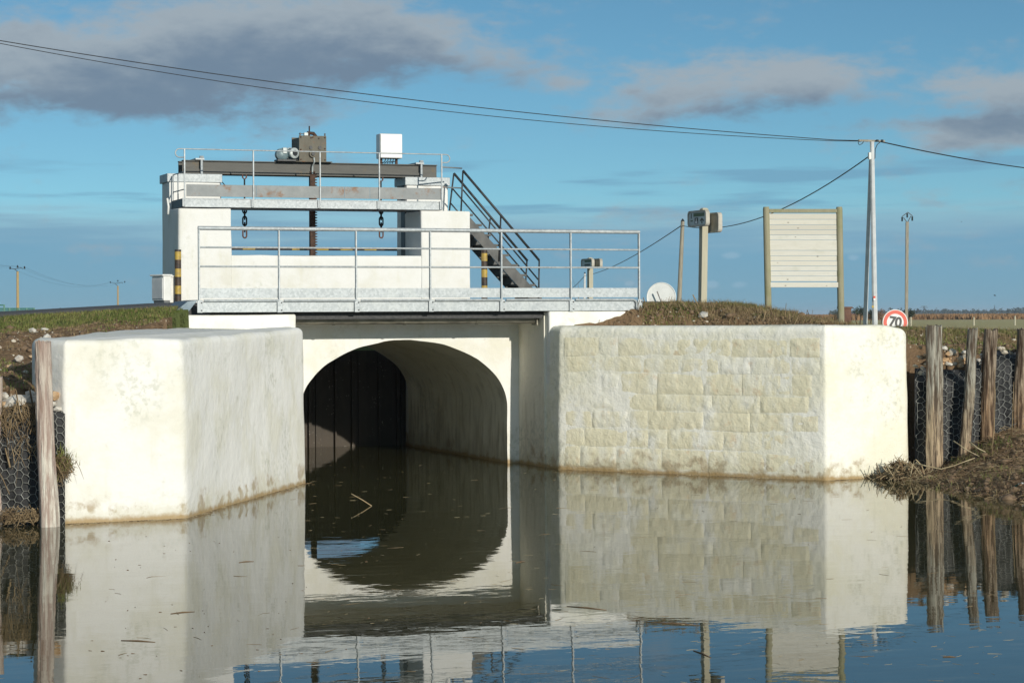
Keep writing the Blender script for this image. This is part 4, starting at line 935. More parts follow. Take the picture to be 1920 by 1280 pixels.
# ------------------------------------------------------------------ far landscape
def leaf_cloud(n, c, rad, size, rnd, flat=.75):
    V_, F_ = [], []
    for i in range(n):
        while True:
            q = np.array([rnd.uniform(-1, 1) for _ in range(3)])
            if q@q < 1: break
        q = q*(.65+.5*rnd.random())
        p = np.array(c)+q*np.array(rad); a = np.array([rnd.gauss(0, 1) for _ in range(3)]); a /= np.linalg.norm(a); b = np.cross(a, [rnd.gauss(0, 1) for _ in range(3)]); b /= np.linalg.norm(b); s = size*(.6+.8*rnd.random())
        k = len(V_); V_ += [p-a*s, p+b*s*.6, p+a*s, p-b*s*.6]; F_.append((k, k+1, k+2, k+3))
    return V_, F_
def far_tree(px, ytop, D, wpx, lab, mat='far_leaf', n=500, name='far_tree', seed=1):
    rnd = random.Random(seed); t = Vector(at(px, ytop, D)); w = wpx/F*D; h = t.z-1.0
    tr = thing(name, lab, 'bush' if 'bush' in name else 'tree', (t.x, t.y, 1.0))
    part('trunk', MB().tube([(t.x, t.y, .8), (t.x+.1, t.y, 1+h*.4), (t.x, t.y, 1+h*.75)], [.05*w, .035*w, .01*w], 6), 'bark', tr)
    Vs, Fs = [], []
    for j in range(7):
        c = (t.x+rnd.uniform(-.30, .30)*w, t.y+rnd.uniform(-.3, .3)*w, 1+h*rnd.uniform(.35, .78)); a, b = leaf_cloud(n//7, c, (w*.26, w*.26, h*.24), w*.05, rnd); k = len(Vs); Vs += a; Fs += [tuple(q+k for q in f) for f in b]
    npmesh('crown', np.array(Vs), np.array(Fs), mat, tr, smooth=False)
far_tree(1612, 572, 230, 26, 'dark evergreen standing left of the concrete telephone pole', seed=1); far_tree(1632, 579, 260, 24, 'low dark tree behind the prop of the telephone pole', seed=2)
far_tree(1652, 578, 250, 20, 'brownish tree right of the telephone pole', 'twig_brown', seed=3); far_tree(1702, 578, 300, 34, 'round green tree at the foot of the slender power pole', seed=4)
far_tree(1566, 577, 120, 14, 'ragged shrub left of the right board post', seed=5, name='shrub')
far_tree(182, 571, 210, 58, 'bare reddish brown bush beyond the road', 'twig_brown', 900, 'bare_bush', 6)
def house():
    D = 480.0; p = Vector(at(1646, 600, D)); h = thing('farmhouse', 'low pale farmhouse with red roof among the far trees', 'house', (p.x, p.y, 1.0))
    z1 = float(at(1646, 592, D)[2]); part('wall', MB().box((p.x-5, p.y, .9), (p.x+4, p.y+6, z1)), 'house_wall', h)
    part('roof', MB().prism([(p.x-5.4, p.y-.4, z1), (p.x-5.4, p.y+3, z1+.5), (p.x-5.4, p.y+6.4, z1)], (9.8, 0, 0)), 'roof_tile', h)
    part('window', MB().box((p.x-1, p.y-.03, z1-1.2), (p.x, p.y-.005, z1-.4)), 'sign_black', h)
    q = Vector(at(1584, 600, 140)); c = thing('brick_stack', 'red brick chimney-like stack beside the board post', 'chimney', (q.x, q.y, 1.0)); zt_ = float(at(1584, 575, 140)[2])
    part('shaft', MB().box((q.x-.30, q.y-.3, .8), (q.x+.30, q.y+.3, zt_-.12)), 'brick_red', c); part('cap', MB().box((q.x-.36, q.y-.36, zt_-.12), (q.x+.36, q.y+.36, zt_)), 'brick_red', c)
house()
def blades(name, mat, P, hgt, wid, lean, n_seg=2, seed=0, dirs=None, parent=None):
    """many thin tapered blades in one mesh; P (n,3) roots"""
    rg = np.random.default_rng(seed); n = len(P); a = rg.uniform(0, 2*np.pi, n); h = hgt*rg.uniform(.45, 1.25, n); ln = lean*rg.uniform(.2, 1.3, n)*h
    d = np.stack([np.cos(a), np.sin(a), np.zeros(n)], 1); s = np.stack([-np.sin(a), np.cos(a), np.zeros(n)], 1); w = (wid*rg.uniform(.6, 1.4, n))[:, None]
    up = np.array([0, 0, 1.0]); V_ = []
    for k in range(n_seg+1):
        f = k/n_seg; c = P + d*(ln*f*f)[:, None] + up*(h*(f-.18*f*f*lean))[:, None]; ww = w*(1-f)*.5+w*.04; V_ += [c-s*ww, c+s*ww]
    V_ = np.stack(V_, 1); m = 2*(n_seg+1); base = (np.arange(n)*m)[:, None]
    Fc = np.concatenate([base+np.array([2*k, 2*k+1, 2*k+3, 2*k+2])[None] for k in range(n_seg)], 0)
    return npmesh(name, V_.reshape(-1, 3), Fc, mat, parent, smooth=False)
def far_stuff():
    rg = np.random.default_rng(5)
    n = 30000; D = 405+rg.random(n)**1.6*420; px = rg.uniform(1500, 2300, n); D = D + 22*vn(px*.012, 0)
    P = CAM + (FW[None]+RT[None]*((px-960)/F)[:, None])*D[:, None]; P[:, 2] = 1.0
    o = blades('reed_bed', 'reed', P, .95, .30, .25, 1, 3); tag(o, 'broad band of dry brown reeds across the marsh', 'reeds', kind='stuff')
    # far wood along the skyline
    rnd = random.Random(8); Vs, Fs = [], []
    for i in range(260):
        px = 1560+i*3.2; D = 2600+rnd.uniform(-200, 500); b = at(px, 592, D); h = 3.5+2.2*abs(rnd.gauss(0, 1))*(1.6 if rnd.random() < .12 else 1)
        for j in range(2):
            a, f = leaf_cloud(14, (b[0]+rnd.uniform(-2, 2), b[1], 1+h*.5), (3.2, 3.2, h*.55), 1.6, rnd); k = len(Vs); Vs += a; Fs += [tuple(q+k for q in g) for g in f]
    o = npmesh('far_wood', np.array(Vs), np.array(Fs), 'far_leaf', smooth=False); tag(o, 'dark line of distant woods along the skyline', 'woods', kind='stuff')
    for px, yt, D, lab, w in ((1732.5, 573, 1900, 'distant lattice power pylon on the skyline', 5), (1865, 571, 2600, 'very faint far lattice mast on the skyline', 2.2)):
        t = Vector(at(px, yt, D)); rt = Vector(RT); pn = thing('lattice_pylon', lab, 'pylon', (t.x, t.y, 1.0)); H_ = t.z-1
        m = MB()
        for sx in (-1, 1):
            for sy in (-1, 1): m.beam((t.x+sx*w*.3, t.y+sy*w*.3, 1), t, .18, .18)
        part('legs' if False else 'mast', m, 'dark_steel', pn)
        if w > 3:
            for f, l in ((.93, 2.6), (.8, 3.6)): part('crossarm', MB().beam(t-rt*l-Vector((0, 0, H_*(1-f))), t+rt*l-Vector((0, 0, H_*(1-f))), .3, .3), 'dark_steel', pn)
    for px, py in ((1826, 598), (1903, 596), (1708, 598)):
        b = Vector(at(px, py+8, 200)); s = thing('field_stake', 'lone wooden stake standing in the pale meadow', 'stake', (b.x, b.y, 1.0), 'stakes in the meadow'); part('shaft', MB().tube([(b.x, b.y, .9), Vector(at(px, py-3, 200))], [.09, .07], 6), 'marker_wood', s); part('tip', MB().tube([Vector(at(px, py-3, 200)), Vector(at(px, py-4, 200))], [.07, .03], 6), 'marker_wood', s)
far_stuff()
def bird(px, py, D, span, tilt, lab, grp=None):
    c = Vector(at(px, py, D)); rt = Vector(RT); up = Vector((0, 0, 1)); f = Vector(FW)
    b = thing('bird', lab, 'bird', c, grp); r = rt*math.cos(tilt)+up*math.sin(tilt); u = up*math.cos(tilt)-rt*math.sin(tilt)
    part('body', MB().tube([c-r*.2*span, c-r*.1*span, c+r*.08*span, c+r*.22*span, c+r*.28*span], [.01*span, .05*span, .06*span, .035*span, .008*span], 6), 'bird_black', b, smooth=True)
    for s in (-1, 1):
        m = MB(); a = m.addv([c-r*.08*span, c+r*.08*span, c+f*s*.22*span+r*.06*span+u*.18*span, c+f*s*.5*span-r*.06*span+u*.10*span]); m.f += [(a, a+1, a+2), (a, a+2, a+3)]; part('wing', m, 'bird_black', b)
for px, py, t in ((88, 586, .1), (110, 583, -.3), (113, 581, .4), (118, 585, -.4), (139, 583, -.3), (147, 584, -.2), (155, 583, .3), (73, 588, 0)):
    bird(px, py-3, 260, .42, t, 'tiny dark bird in the low flock over the road', 'birds flying low over the road')
bird(1865, 554, 240, .62, -.2, 'single dark bird gliding low over the reeds'); bird(1803, 416, 240, .30, .3, 'tiny lone bird high beside the slender power pole')
for px in (1078, 1083): bird(px, 455, 240, .16, .2, 'speck of a bird seen through the end bay of the railing', 'pair of birds seen past the railing')

# ------------------------------------------------------------------ old posts
def old_post_obj(name, lab, base, top, r0, r1, mat, seed, sx=1.0):
    base, top = np.array(base, float), np.array(top, float); n, m = 30, 44; rg = np.random.default_rng(seed)
    th = np.linspace(0, 2*np.pi, n, endpoint=False); zs = np.concatenate([np.linspace(-.35, 1, m)]); Vv = []
    L = np.linalg.norm(top-base)
    for f in zs:
        c = base+(top-base)*f + np.array([.035*vn(f*2.2+seed, 1), .02*vn(f*2+seed, 5), 0]); r = r0+(r1-r0)*max(f, 0)
        g = fbm(np.cos(th)*2.6+seed, np.sin(th)*2.6, f*L*.55, 3); crack = -np.clip(np.abs(vn(np.cos(th)*4.3+seed*3, np.sin(th)*4.3, f*L*.35))*-9+1, 0, 1)
        rr = r*(1+.16*g+.20*crack+.05*fbm(np.cos(th)*3, np.sin(th)*3, f*L*6+seed, 2)); top_jit = (.03*vn(np.cos(th)*3+seed, np.sin(th)*3)) if f > .985 else 0
        Vv.append(np.column_stack([c[0]+rr*np.cos(th)*sx, c[1]+rr*np.sin(th), np.full(n, c[2])+top_jit]))
    V_ = np.concatenate(Vv); Fc = [tuple(q) for q in grid_faces(len(zs), n, 0, True)]
    ctr = len(V_); V_ = np.vstack([V_, top-np.array([0, 0, .015])]); k = (len(zs)-1)*n
    Fc += [(k+i, k+(i+1) % n, ctr) for i in range(n)]
    me = bpy.data.meshes.new(name); me.from_pydata((V_-base).tolist(), [], Fc); o = finish(me, name, mat, None, True); me.set_sharp_from_angle(angle=R(55)); o.location = base
    return tag(o, lab, 'post')
old_post_obj('timber_post', 'single pale weathered post standing at the left wing wall end', at(92.5, 986, 22.35), at(80, 641, 22.35), .098, .078, 'post_pale', 2)
old_post_obj('timber_post', 'pale post end beside the stony bank', at(-13, 1000, 22.6), at(-11, 705, 22.6), .09, .07, 'post_pale', 12)
RD = 28.75
old_post_obj('timber_post', 'stout grey upright post split down the middle beside the wall end', at(1750, 885, RD-.22), at(1748.5, 611, RD-.22), .108, .100, 'post_grey', 5)
old_post_obj('timber_post', 'slim slanting grey and brown post between the gabions', at(1803, 870, RD-.2), at(1826, 616, RD-.2), .070, .066, 'post_grey', 6)
old_post_obj('timber_post', 'dark brown deeply weathered post leaning right of the slim one', at(1847, 852, RD+.1), at(1859, 618, RD+.1), .088, .084, 'post_brown', 7)
old_post_obj('timber_post', 'dark brown post at the muddy bank beside the green bottle', at(1911, 815, RD+.2), at(1916, 617, RD+.2), .082, .078, 'post_brown', 8)

# ------------------------------------------------------------------ gabions: membrane, hexagonal wire, stones
def stone_mesh(seed, r=1.0):
    import bmesh
    rg = random.Random(seed); bm = bmesh.new(); bmesh.ops.create_icosphere(bm, subdivisions=1, radius=r); sc = (rg.uniform(.8, 1.25), rg.uniform(.7, 1.1), rg.uniform(.5, .8))
    for v in bm.verts: v.co = Vector((v.co.x*sc[0], v.co.y*sc[1], v.co.z*sc[2]))*(1+rg.uniform(-.18, .18))
    me = bpy.data.meshes.new('stone'); bm.to_mesh(me); bm.free(); return me
STONES = {}
def stone_part(parent, p, r, mat, seed, name='stone'):
    key = (mat, seed % 6)
    if key not in STONES: me = stone_mesh(seed % 6); me.materials.append(MATS[mat]); STONES[key] = me
    o = bpy.data.objects.new(name, STONES[key]); COL.objects.link(o); rg = random.Random(seed); o.scale = (r, r, r); o.rotation_euler = (rg.uniform(-.4, .4), rg.uniform(-.4, .4), rg.uniform(0, 6.3))
    o.parent = parent; o.location = Vector([float(q) for q in p]) - Vector(parent.location); return o
def gabion(lab, px0, px1, D0, D1, y0f, y1f, cell, seed, wob, jit=.2):
    """face between two pixel columns; y0f/y1f give top and bottom rows"""
    base = at((px0+px1)/2, y1f(.5), (D0+D1)/2); g = thing('gabion', lab, 'gabion', base)
    def S_(s, t, off=0.0, px=None):
        pxx = px0+(px1-px0)*s; D = D0+(D1-D0)*s; yy = y0f(s)+(y1f(s)-y0f(s))*t
        D = D - off - .05*math.sin(math.pi*min(1, t+.15)) - wob*float(fbm(s*3+seed, t*2.5, 1, 2)) + .30*max(0, .12-t)/.12
        return at(pxx, yy, D)
    nx, ny = 26, 34; Vv = np.array([S_(i/(nx-1), j/(ny-1)) for j in range(ny) for i in range(nx)])
    npmesh('membrane', Vv, grid_faces(ny, nx), 'membrane', g)
    k = F/((D0+D1)/2); Wm = abs(px1-px0)/k; Hm = (y1f(.5)-y0f(.5))/k; a = cell*.577; m = MB(); rg = random.Random(seed); J = {}
    def pt(x, z):
        key = (round(x*50), round(z*50))
        if key not in J: J[key] = (x+rg.uniform(-jit, jit)*cell, z+rg.uniform(-jit, jit)*cell, rg.uniform(.012, .030))
        x, z, o = J[key]; s, t = x/Wm, z/Hm
        if not (-.01 <= s <= 1.01 and .0 <= t <= 1.0): return None
        return Vector(S_(s, t, o+.012))
    cols = int(Wm/(1.5*a))+2; rows = int(Hm/cell)+2
    for c in range(cols):
        for r in range(rows):
            cx, cz = c*1.5*a, (r+.5*(c % 2))*cell; h = [(cx+a*math.cos(R(60*i)), cz+a*math.sin(R(60*i))) for i in range(6)]
            for i in (0, 1, 2):
                p, q = pt(*h[i]), pt(*h[i+1])
                if p is not None and q is not None: m.tube([p, q], .0030, 4, cap=False)
    part('wire_mesh', m, 'wire_galvanised', g)['kind'] = 'stuff'
    return g, S_
gl, SL = gabion('wire gabion with black lining left of the pale post', -30, 122, 22.75, 22.6, lambda s: 738+18*s, lambda s: 992-8*s, .082, 3, .05, .09)
rs = random.Random(5)
for px, py, r, mt in ((30, 752, .13, 'stone_pale'), (60, 748, .11, 'stone_pale'), (12, 758, .08, 'stone_ochre'), (55, 757, .07, 'stone_ochre'), (58, 738, .075, 'stone_pale'), (101, 742, .085, 'stone_ochre'), (98, 757, .05, 'stone_pale'), (20, 775, .05, 'stone'), (40, 772, .06, 'stone_pale'), (52, 782, .05, 'stone'), (108, 768, .05, 'stone_pale'), (8, 741, .05, 'stone_pale'), (75, 760, .06, 'stone'), (112, 782, .04, 'stone_pale')):
    stone_part(gl, at(px, py, 22.72), r, mt, int(px*7+py))
gr, SR = gabion('wire gabion with dark lining between the stout and slim posts', 1715, 1812, RD-.02, RD+.05, lambda s: 690+4*s, lambda s: 895-12*s, .088, 11, .06)
for i in range(26):
    px = rs.uniform(1766, 1812); py = 652+(px-1766)*.12+rs.random()*30
    stone_part(gr, at(px, py, RD+.12-.06*(py-650)/30), rs.uniform(.028, .065), rs.choice(['stone_ochre', 'stone_pale', 'stone_ochre', 'stone']), 100+i)
for i in range(8): stone_part(gr, at(rs.uniform(1716, 1738), rs.uniform(648, 700), RD+.1), rs.uniform(.03, .06), rs.choice(['stone_ochre', 'stone']), 200+i)
gr2, _ = gabion('narrow wire gabion between the slim and the dark brown post', 1812, 1848, RD+.1, RD+.15, lambda s: 672+3*s, lambda s: 880-10*s, .088, 13, .05)
for i in range(9): stone_part(gr2, at(rs.uniform(1824, 1846), rs.uniform(655, 685), RD+.15), rs.uniform(.03, .055), rs.choice(['stone_ochre', 'stone_pale', 'clod']), 300+i)
gr3, _ = gabion('wire gabion sagging into the mud between the two dark brown posts', 1846, 1960, RD+.25, RD+.3, lambda s: 655+14*abs(s-.3), lambda s: 850-30*s, .088, 17, .08)
for i in range(6): stone_part(gr3, at(rs.uniform(1866, 1915), rs.uniform(648, 662), RD+.35), rs.uniform(.03, .05), rs.choice(['clod', 'stone']), 400+i)

# ------------------------------------------------------------------ muddy bank at the foot of the right gabions
def mud():
    pxs = np.linspace(1655, 2050, 150); ts = np.linspace(0, 1, 46)
    def wl(px): return 899+ (px-1655)*.150
    def tl(px): return 880 - sstep(px, 1700, 1915)*80
    Vv = []
    for t in ts:
        for px in pxs:
            yw, yt = wl(px)+10, tl(px); Dw = F*EYE/(yw-588.5); Dt = RD+.5
            D = Dw+(Dt-Dw)*t; zt_ = EYE-(yt-588.5)*Dt/F; z = -.12+(zt_+.12)*(t**.85)
            p = CAM+(FW+RT*((px-960)/F))*D
            z += .035*float(vn(p[0]*3, p[1]*3, 2))+.03*float(vn(p[0]*9, p[1]*9, 3)) ; Vv.append((p[0], p[1], z))
    o = npmesh('mud_bank', np.array(Vv), grid_faces(len(ts), len(pxs)), 'ground'); o['kind'] = 'structure'
    c = o.data.color_attributes.new('zone', 'FLOAT_COLOR', 'POINT'); a = np.zeros((len(Vv), 4), np.float32); a[:, 0] = .12; a[:, 3] = 1; c.data.foreach_set('color', a.ravel())
    return np.array(Vv).reshape(len(ts), len(pxs), 3)
MUD = mud()
def on_mud(n, seed, lo=.05, hi=1.0, plo=0.0, phi=1.0):
    rg = np.random.default_rng(seed); i = (rg.uniform(lo, hi, n)*(MUD.shape[0]-1)).astype(int); j = (rg.uniform(plo, phi, n)*(MUD.shape[1]-1)).astype(int); return MUD[i, j]+rg.normal(0, .01, (n, 3))
def litter(name, mat, P, L, w, seed, flat=.25, curl=1.0):
    rg = np.random.default_rng(seed); n = len(P); a = rg.uniform(0, 2*np.pi, n); d = np.stack([np.cos(a), np.sin(a), rg.normal(0, flat, n)], 1); l = L*rg.uniform(.4, 1.3, n)
    s = np.stack([-np.sin(a), np.cos(a), rg.normal(0, .4, n)], 1); s /= np.linalg.norm(s, axis=1)[:, None]; u = np.cross(d, s); w = w*rg.uniform(.6, 1.4, n)
    bend = np.stack([rg.normal(0, .1, n), rg.normal(0, .1, n), curl*np.abs(rg.normal(0, .12, n))], 1)*l[:, None]
    V_ = []
    for f in (0, .5, 1):
        c = P+d*(l*(f-.5))[:, None]+(bend if f == .5 else 0)
        for k in range(3): an = 2*np.pi*k/3; V_.append(c+(s*math.cos(an)+u*math.sin(an))*(w*(.5 if f != 1 else .2))[:, None])
    V_ = np.stack(V_, 1); base = (np.arange(n)*9)[:, None]
    Fc = np.concatenate([base+np.array([r*3+k, r*3+(k+1) % 3, r*3+3+(k+1) % 3, r*3+3+k])[None] for r in (0, 1) for k in range(3)])
    return npmesh(name, V_.reshape(-1, 3), Fc, mat, smooth=False)
tag(litter('straw_litter', 'straw', on_mud(1500, 1)+np.array([0, 0, .015]), .16, .007, 1), 'brown dead reed litter strewn over the mud bank', 'litter', kind='stuff')
tag(litter('straw_litter', 'straw_pale', on_mud(420, 2)+np.array([0, 0, .02]), .22, .006, 2), 'pale straw stalks strewn over the mud bank', 'litter', kind='stuff')
tag(litter('root_litter', 'root', on_mud(1600, 3)+np.array([0, 0, .01]), .12, .009, 3), 'dark rotting stalks and roots in the mud', 'litter', kind='stuff')
heap = np.array(at(1690, 893, 28.1)); hp = heap+RNG.normal(0, 1, (520, 3))*np.array([.12, .11, .0]); hp[:, 2] = .02+np.abs(RNG.normal(0, .09, 520))*np.exp(-((hp[:, 0]-heap[0])/.25)**2)
tag(litter('straw_heap', 'straw_pale', hp, .14, .010, 4, .7), 'heap of pale broken straw piled against the wall foot', 'straw', kind='stuff')
tag(litter('straw_heap', 'root', hp+np.array([.03, .03, -.02]), .16, .010, 5, .6), 'dark stalks under the pale straw heap', 'straw', kind='stuff')
gp = on_mud(2600, 6, .1, .95, .15, 1.0); keep = vn(gp[:, 0]*2.6, gp[:, 1]*2.6, 7) > .22
tag(blades('mud_grass', 'grass', gp[keep], .075, .010, .8, 2, 6), 'green grass tufts sprouting on the mud bank', 'grass', kind='stuff')
tag(blades('mud_grass_dry', 'grass_dry', on_mud(900, 8, .1, 1.0, .1, 1.0), .10, .007, .9, 2, 9), 'dry grass on the mud bank', 'grass', kind='stuff')
for i, (a, b, c) in enumerate((((1660, 700+160), (1735, 874), (1785, 880)),)): pass
def branch(lab, pts, D, r, mat='straw_pale'):
    P = [Vector(at(x, y, D+o)) for x, y, o in pts]; tag(MB().tube(P, [r*(1-.55*i/(len(P)-1)) for i in range(len(P))], 6).build('dead_branch', mat, smooth=True), lab, 'branch')
branch('long pale bent stalk crossing in front of the stout post foot', [(1715, 868, 0), (1740, 874, -.1), (1765, 879, -.15), (1790, 872, -.2), (1828, 858, -.25)], 27.5, .011)
branch('pale stick leaning on the gabion between the two rear posts', [(1818, 828, 0), (1833, 840, -.1), (1848, 847, -.15)], 27.6, .012); branch('thin stick slanting from the wire mesh to the mud', [(1788, 826, 0), (1812, 843, -.1), (1836, 855, -.15)], 27.5, .008)
branch('dry stem standing along the dark brown post', [(1860, 845, 0), (1864, 800, .0), (1866, 740, .02), (1864, 690, .02)], 27.7, .008, 'straw'); branch('dry stem standing near the last post', [(1897, 818, 0), (1899, 770, 0), (1901, 715, 0)], 27.8, .007, 'straw')
def bottle():
    a, b = Vector(at(1890, 922, 25.6)), Vector(at(1917, 908, 25.7)); a.z, b.z = .045, .10; d = (b-a).normalized(); L = .27
    bt = thing('glass_bottle', 'green glass bottle lying on the mud at the water edge', 'bottle', a)
    prof_ = [(0, .012), (.0, .014), (.07, .015), (.10, .022), (.13, .037), (.15, .038), (.26, .038), (.27, .034)]
    part('body', MB().tube([a+d*q for q, r in prof_], [r for q, r in prof_], 20), 'bottle_glass', bt, smooth='auto'); part('label', MB().tube([a+d*.165, a+d*.235], .0388, 20, cap=False), 'sign_white', bt, smooth=True)
bottle()

# ------------------------------------------------------------------ grass, clods, stones on the banks
def on_land(n, x0, x1, y0, y1, seed, cond=None):
    rg = np.random.default_rng(seed); x, y = rg.uniform(x0, x1, n), rg.uniform(y0, y1, n); k = ~inpoly(x, y, CANAL)
    k &= ~inpoly(x, y, LP) & ~(inpoly(x, y, RP) & (land_z(x, y) < 1.95)) & ~((np.abs(x) < 3.15) & (y > -1.15))
    if cond is not None: k &= cond(x, y)
    x, y = x[k], y[k]; return np.column_stack([x, y, land_z(x, y)])
tag(blades('verge_grass', 'grass', on_land(26000, -11, -3.15, -2.1, -.9, 11, lambda x, y: fbm(x*1.3, y*1.3, 3, 3) > -.15-.9*sstep(y, -1.7, -1.0)), .042, .009, .8, 2, 11), 'short green verge grass along the road edge', 'grass', kind='stuff')
tag(blades('verge_dry_grass', 'grass_dry', on_land(9000, -11, -3.15, -2.3, -.95, 19), .05, .007, .9, 2, 19), 'dry blades mixed into the road verge', 'grass', kind='stuff')
tag(blades('slope_grass', 'grass', on_land(16000, -11, -3.2, -6.8, -2.0, 12, lambda x, y: fbm(x*1.3, y*1.3, 9, 2) > .22), .05, .009, .8, 2, 12), 'green grass tufts on the left earth slope', 'grass', kind='stuff')
tag(blades('slope_dry_grass', 'grass_dry', on_land(5000, -11, -3.2, -6.8, -2.0, 13, lambda x, y: fbm(x*1.1, y*1.1, 4, 2) > .15), .08, .007, .9, 2, 13), 'dry grass on the left earth slope', 'grass', kind='stuff')
tag(blades('mound_grass', 'grass', on_land(15000, 3.05, 12, -1.65, -.85, 14, lambda x, y: (vn(x*1.7, 0, 3) > -.35) & ((y > -1.35) | (x < 3.9) | (vn(x*2, y*2, 8) > .4))), .055, .009, .8, 2, 14), 'green turf along the top of the right mound', 'grass', kind='stuff')
tag(blades('mound_lip_grass', 'grass_dry', on_land(4200, 2.5, 5.6, -2.4, -1.0, 48, lambda x, y: pdist(x, y, RBACK) > .3), .085, .007, 1.3, 2, 48), 'dead grass along the lip of the mound by the deck end', 'grass', kind='stuff')
tag(blades('mound_dry_grass', 'grass_dry', on_land(9000, 3.0, 10, -2.6, -.9, 15, lambda x, y: (vn(x*1.4, y*1.4, 5) > .0) | (x < 4.2)), .10, .007, 1.0, 2, 15), 'dry brown grass on the right mound', 'grass', kind='stuff')
tag(blades('bank_grass', 'grass', on_land(9000, 5.4, 12, -3.9, -1.3, 16, lambda x, y: vn(x*1.6, y*1.6, 6) > .18), .08, .010, .8, 2, 16), 'green tufts on the slope above the right gabions', 'grass', kind='stuff')
tag(litter('mound_roots', 'straw', on_land(5200, 2.4, 6.2, -3.4, -1.1, 47, lambda x, y: pdist(x, y, RBACK) < .42)+np.array([0, 0, .01]), .11, .006, 47, 1.3), 'brown roots and dead grass matting the cut face of the mound', 'roots', kind='stuff')
tag(litter('mound_straw', 'straw', on_land(2600, 2.9, 11, -3.9, -1.0, 17)+np.array([0, 0, .015]), .09, .006, 17, .5), 'fine brown straw and roots over the right mound', 'litter', kind='stuff')
tag(litter('slope_straw', 'straw', on_land(2600, -11, -3.2, -6.8, -1.6, 18)+np.array([0, 0, .01]), .08, .005, 18, .3), 'fine straw over the left earth slope', 'litter', kind='stuff')
def pebbles(name, mat, P, r, seed, lab):
    import bmesh
    bm = bmesh.new(); bmesh.ops.create_icosphere(bm, subdivisions=1, radius=1); bm.verts.ensure_lookup_table(); bv = np.array([v.co[:] for v in bm.verts]); bf = np.array([[v.index for v in f.verts] for f in bm.faces]); bm.free()
    rg = np.random.default_rng(seed); n = len(P); k = len(bv); s = r*np.exp(rg.normal(0, .5, n)); sc = rg.uniform(.6, 1.2, (n, 1, 3))*np.array([1, 1, .7]); jit = rg.uniform(.75, 1.2, (n, k, 1))
    V_ = P[:, None, :]+bv[None]*sc*jit*s[:, None, None]; Fc = (bf[None]+(np.arange(n)*k)[:, None, None]).reshape(-1, 3)
    return tag(npmesh(name, V_.reshape(-1, 3), Fc, mat, smooth=False), lab, 'stones', kind='stuff')
pebbles('pebbles', 'stone', on_land(800, -11, -3.2, -6.9, -1.7, 21), .014, 21, 'small pale pebbles in the left earth slope'); pebbles('clods', 'clod', on_land(4200, -11, -3.2, -6.9, -1.7, 22), .022, 22, 'earth clods on the left slope')
pebbles('pebbles', 'stone', on_land(1300, 3.0, 12, -3.9, -1.1, 23), .013, 23, 'small pale pebbles in the right mound'); pebbles('clods', 'clod', on_land(4200, 3.0, 12, -3.9, -1.1, 24), .020, 24, 'earth clods on the right mound')
pebbles('clods', 'clod', on_mud(1800, 25, .1, 1.0), .022, 25, 'earth clods on the mud bank')
def loose_stone(px, py, r, mat, lab, grp=None, D=None):
    # march along the ray to the land
    for d in np.arange(20, 34, .05):
        p = at(px, py, d)
        if p[2] < land_z(np.array(p[0]), np.array(p[1]), False)+r*.3: break
    me = stone_mesh(int(px)); me.materials.append(MATS[mat]); o = bpy.data.objects.new('stone', me); COL.objects.link(o); o.location = p; o.scale = (r, r, r); o.rotation_euler = (.2, .1, px); tag(o, lab, 'stone', grp)
for px, py, r, mat in ((36, 672, .05, 'stone_pale'), (20, 690, .055, 'stone_ochre'), (48, 700, .05, 'stone'), (15, 706, .04, 'stone_ochre'), (60, 668, .045, 'stone_ochre'), (62, 620, .05, 'stone_pale'), (84, 618, .05, 'stone_pale'), (88, 632, .055, 'stone_pale'), (25, 640, .035, 'stone')):
    loose_stone(px, py, r, mat, 'loose stone lying on the brown earth slope left of the white wall', 'loose stones on the left earth slope')
loose_stone(1318, 590, .085, 'stone_pale', 'pale flat stone lying at the way marker foot')
# dry grass hanging over the left wire, tuft rooted at the wall
rg = np.random.default_rng(31); hp = np.array([at(rg.uniform(0, 90), 765+rg.exponential(30), 22.58-rg.random()*.05) for _ in range(240)])
tag(litter('hanging_grass', 'straw', hp, .12, .005, 31, 1.6), 'dry grass hanging over the left gabion wire', 'grass', kind='stuff')
hp = np.array([at(rg.uniform(-5, 100), 968+rg.normal(0, 7), 22.45-rg.random()*.1) for _ in range(420)])
tag(litter('root_tangle', 'straw', hp, .09, .007, 32, .6), 'tangle of dry roots at the left waterline', 'roots', kind='stuff')
tp_ = Vector(at(118, 868, 22.55)); pts = np.array([tp_[:]]*260)+rg.normal(0, 1, (260, 3))*np.array([.045, .04, .06])
tg = thing('wall_tuft', 'round green grass tuft growing at the left wall edge', 'grass tuft', tp_)
blades('foliage', 'grass', pts, .10, .008, 1.2, 2, 33, parent=None).parent = tg; tg.children[0].matrix_parent_inverse = Matrix.Translation(-tp_)
o = litter('dead_leaves', 'straw', pts-np.array([0, .02, .05]), .09, .006, 34, .9); o.parent = tg; o.matrix_parent_inverse = Matrix.Translation(-tp_)
# dry stalks behind the deck
pts = np.array([at(p, 560, 44)*np.array([1, 1, 0])+np.array([0, 0, 1.9]) for p in (1058, 1062, 1072, 1076, 1085, 1090, 1128, 1046)])
tag(blades('dry_stalks', 'twig_brown', pts, .95, .03, .25, 3, 36), 'dry brown stalks seen behind the deck railing', 'plant', kind='stuff')

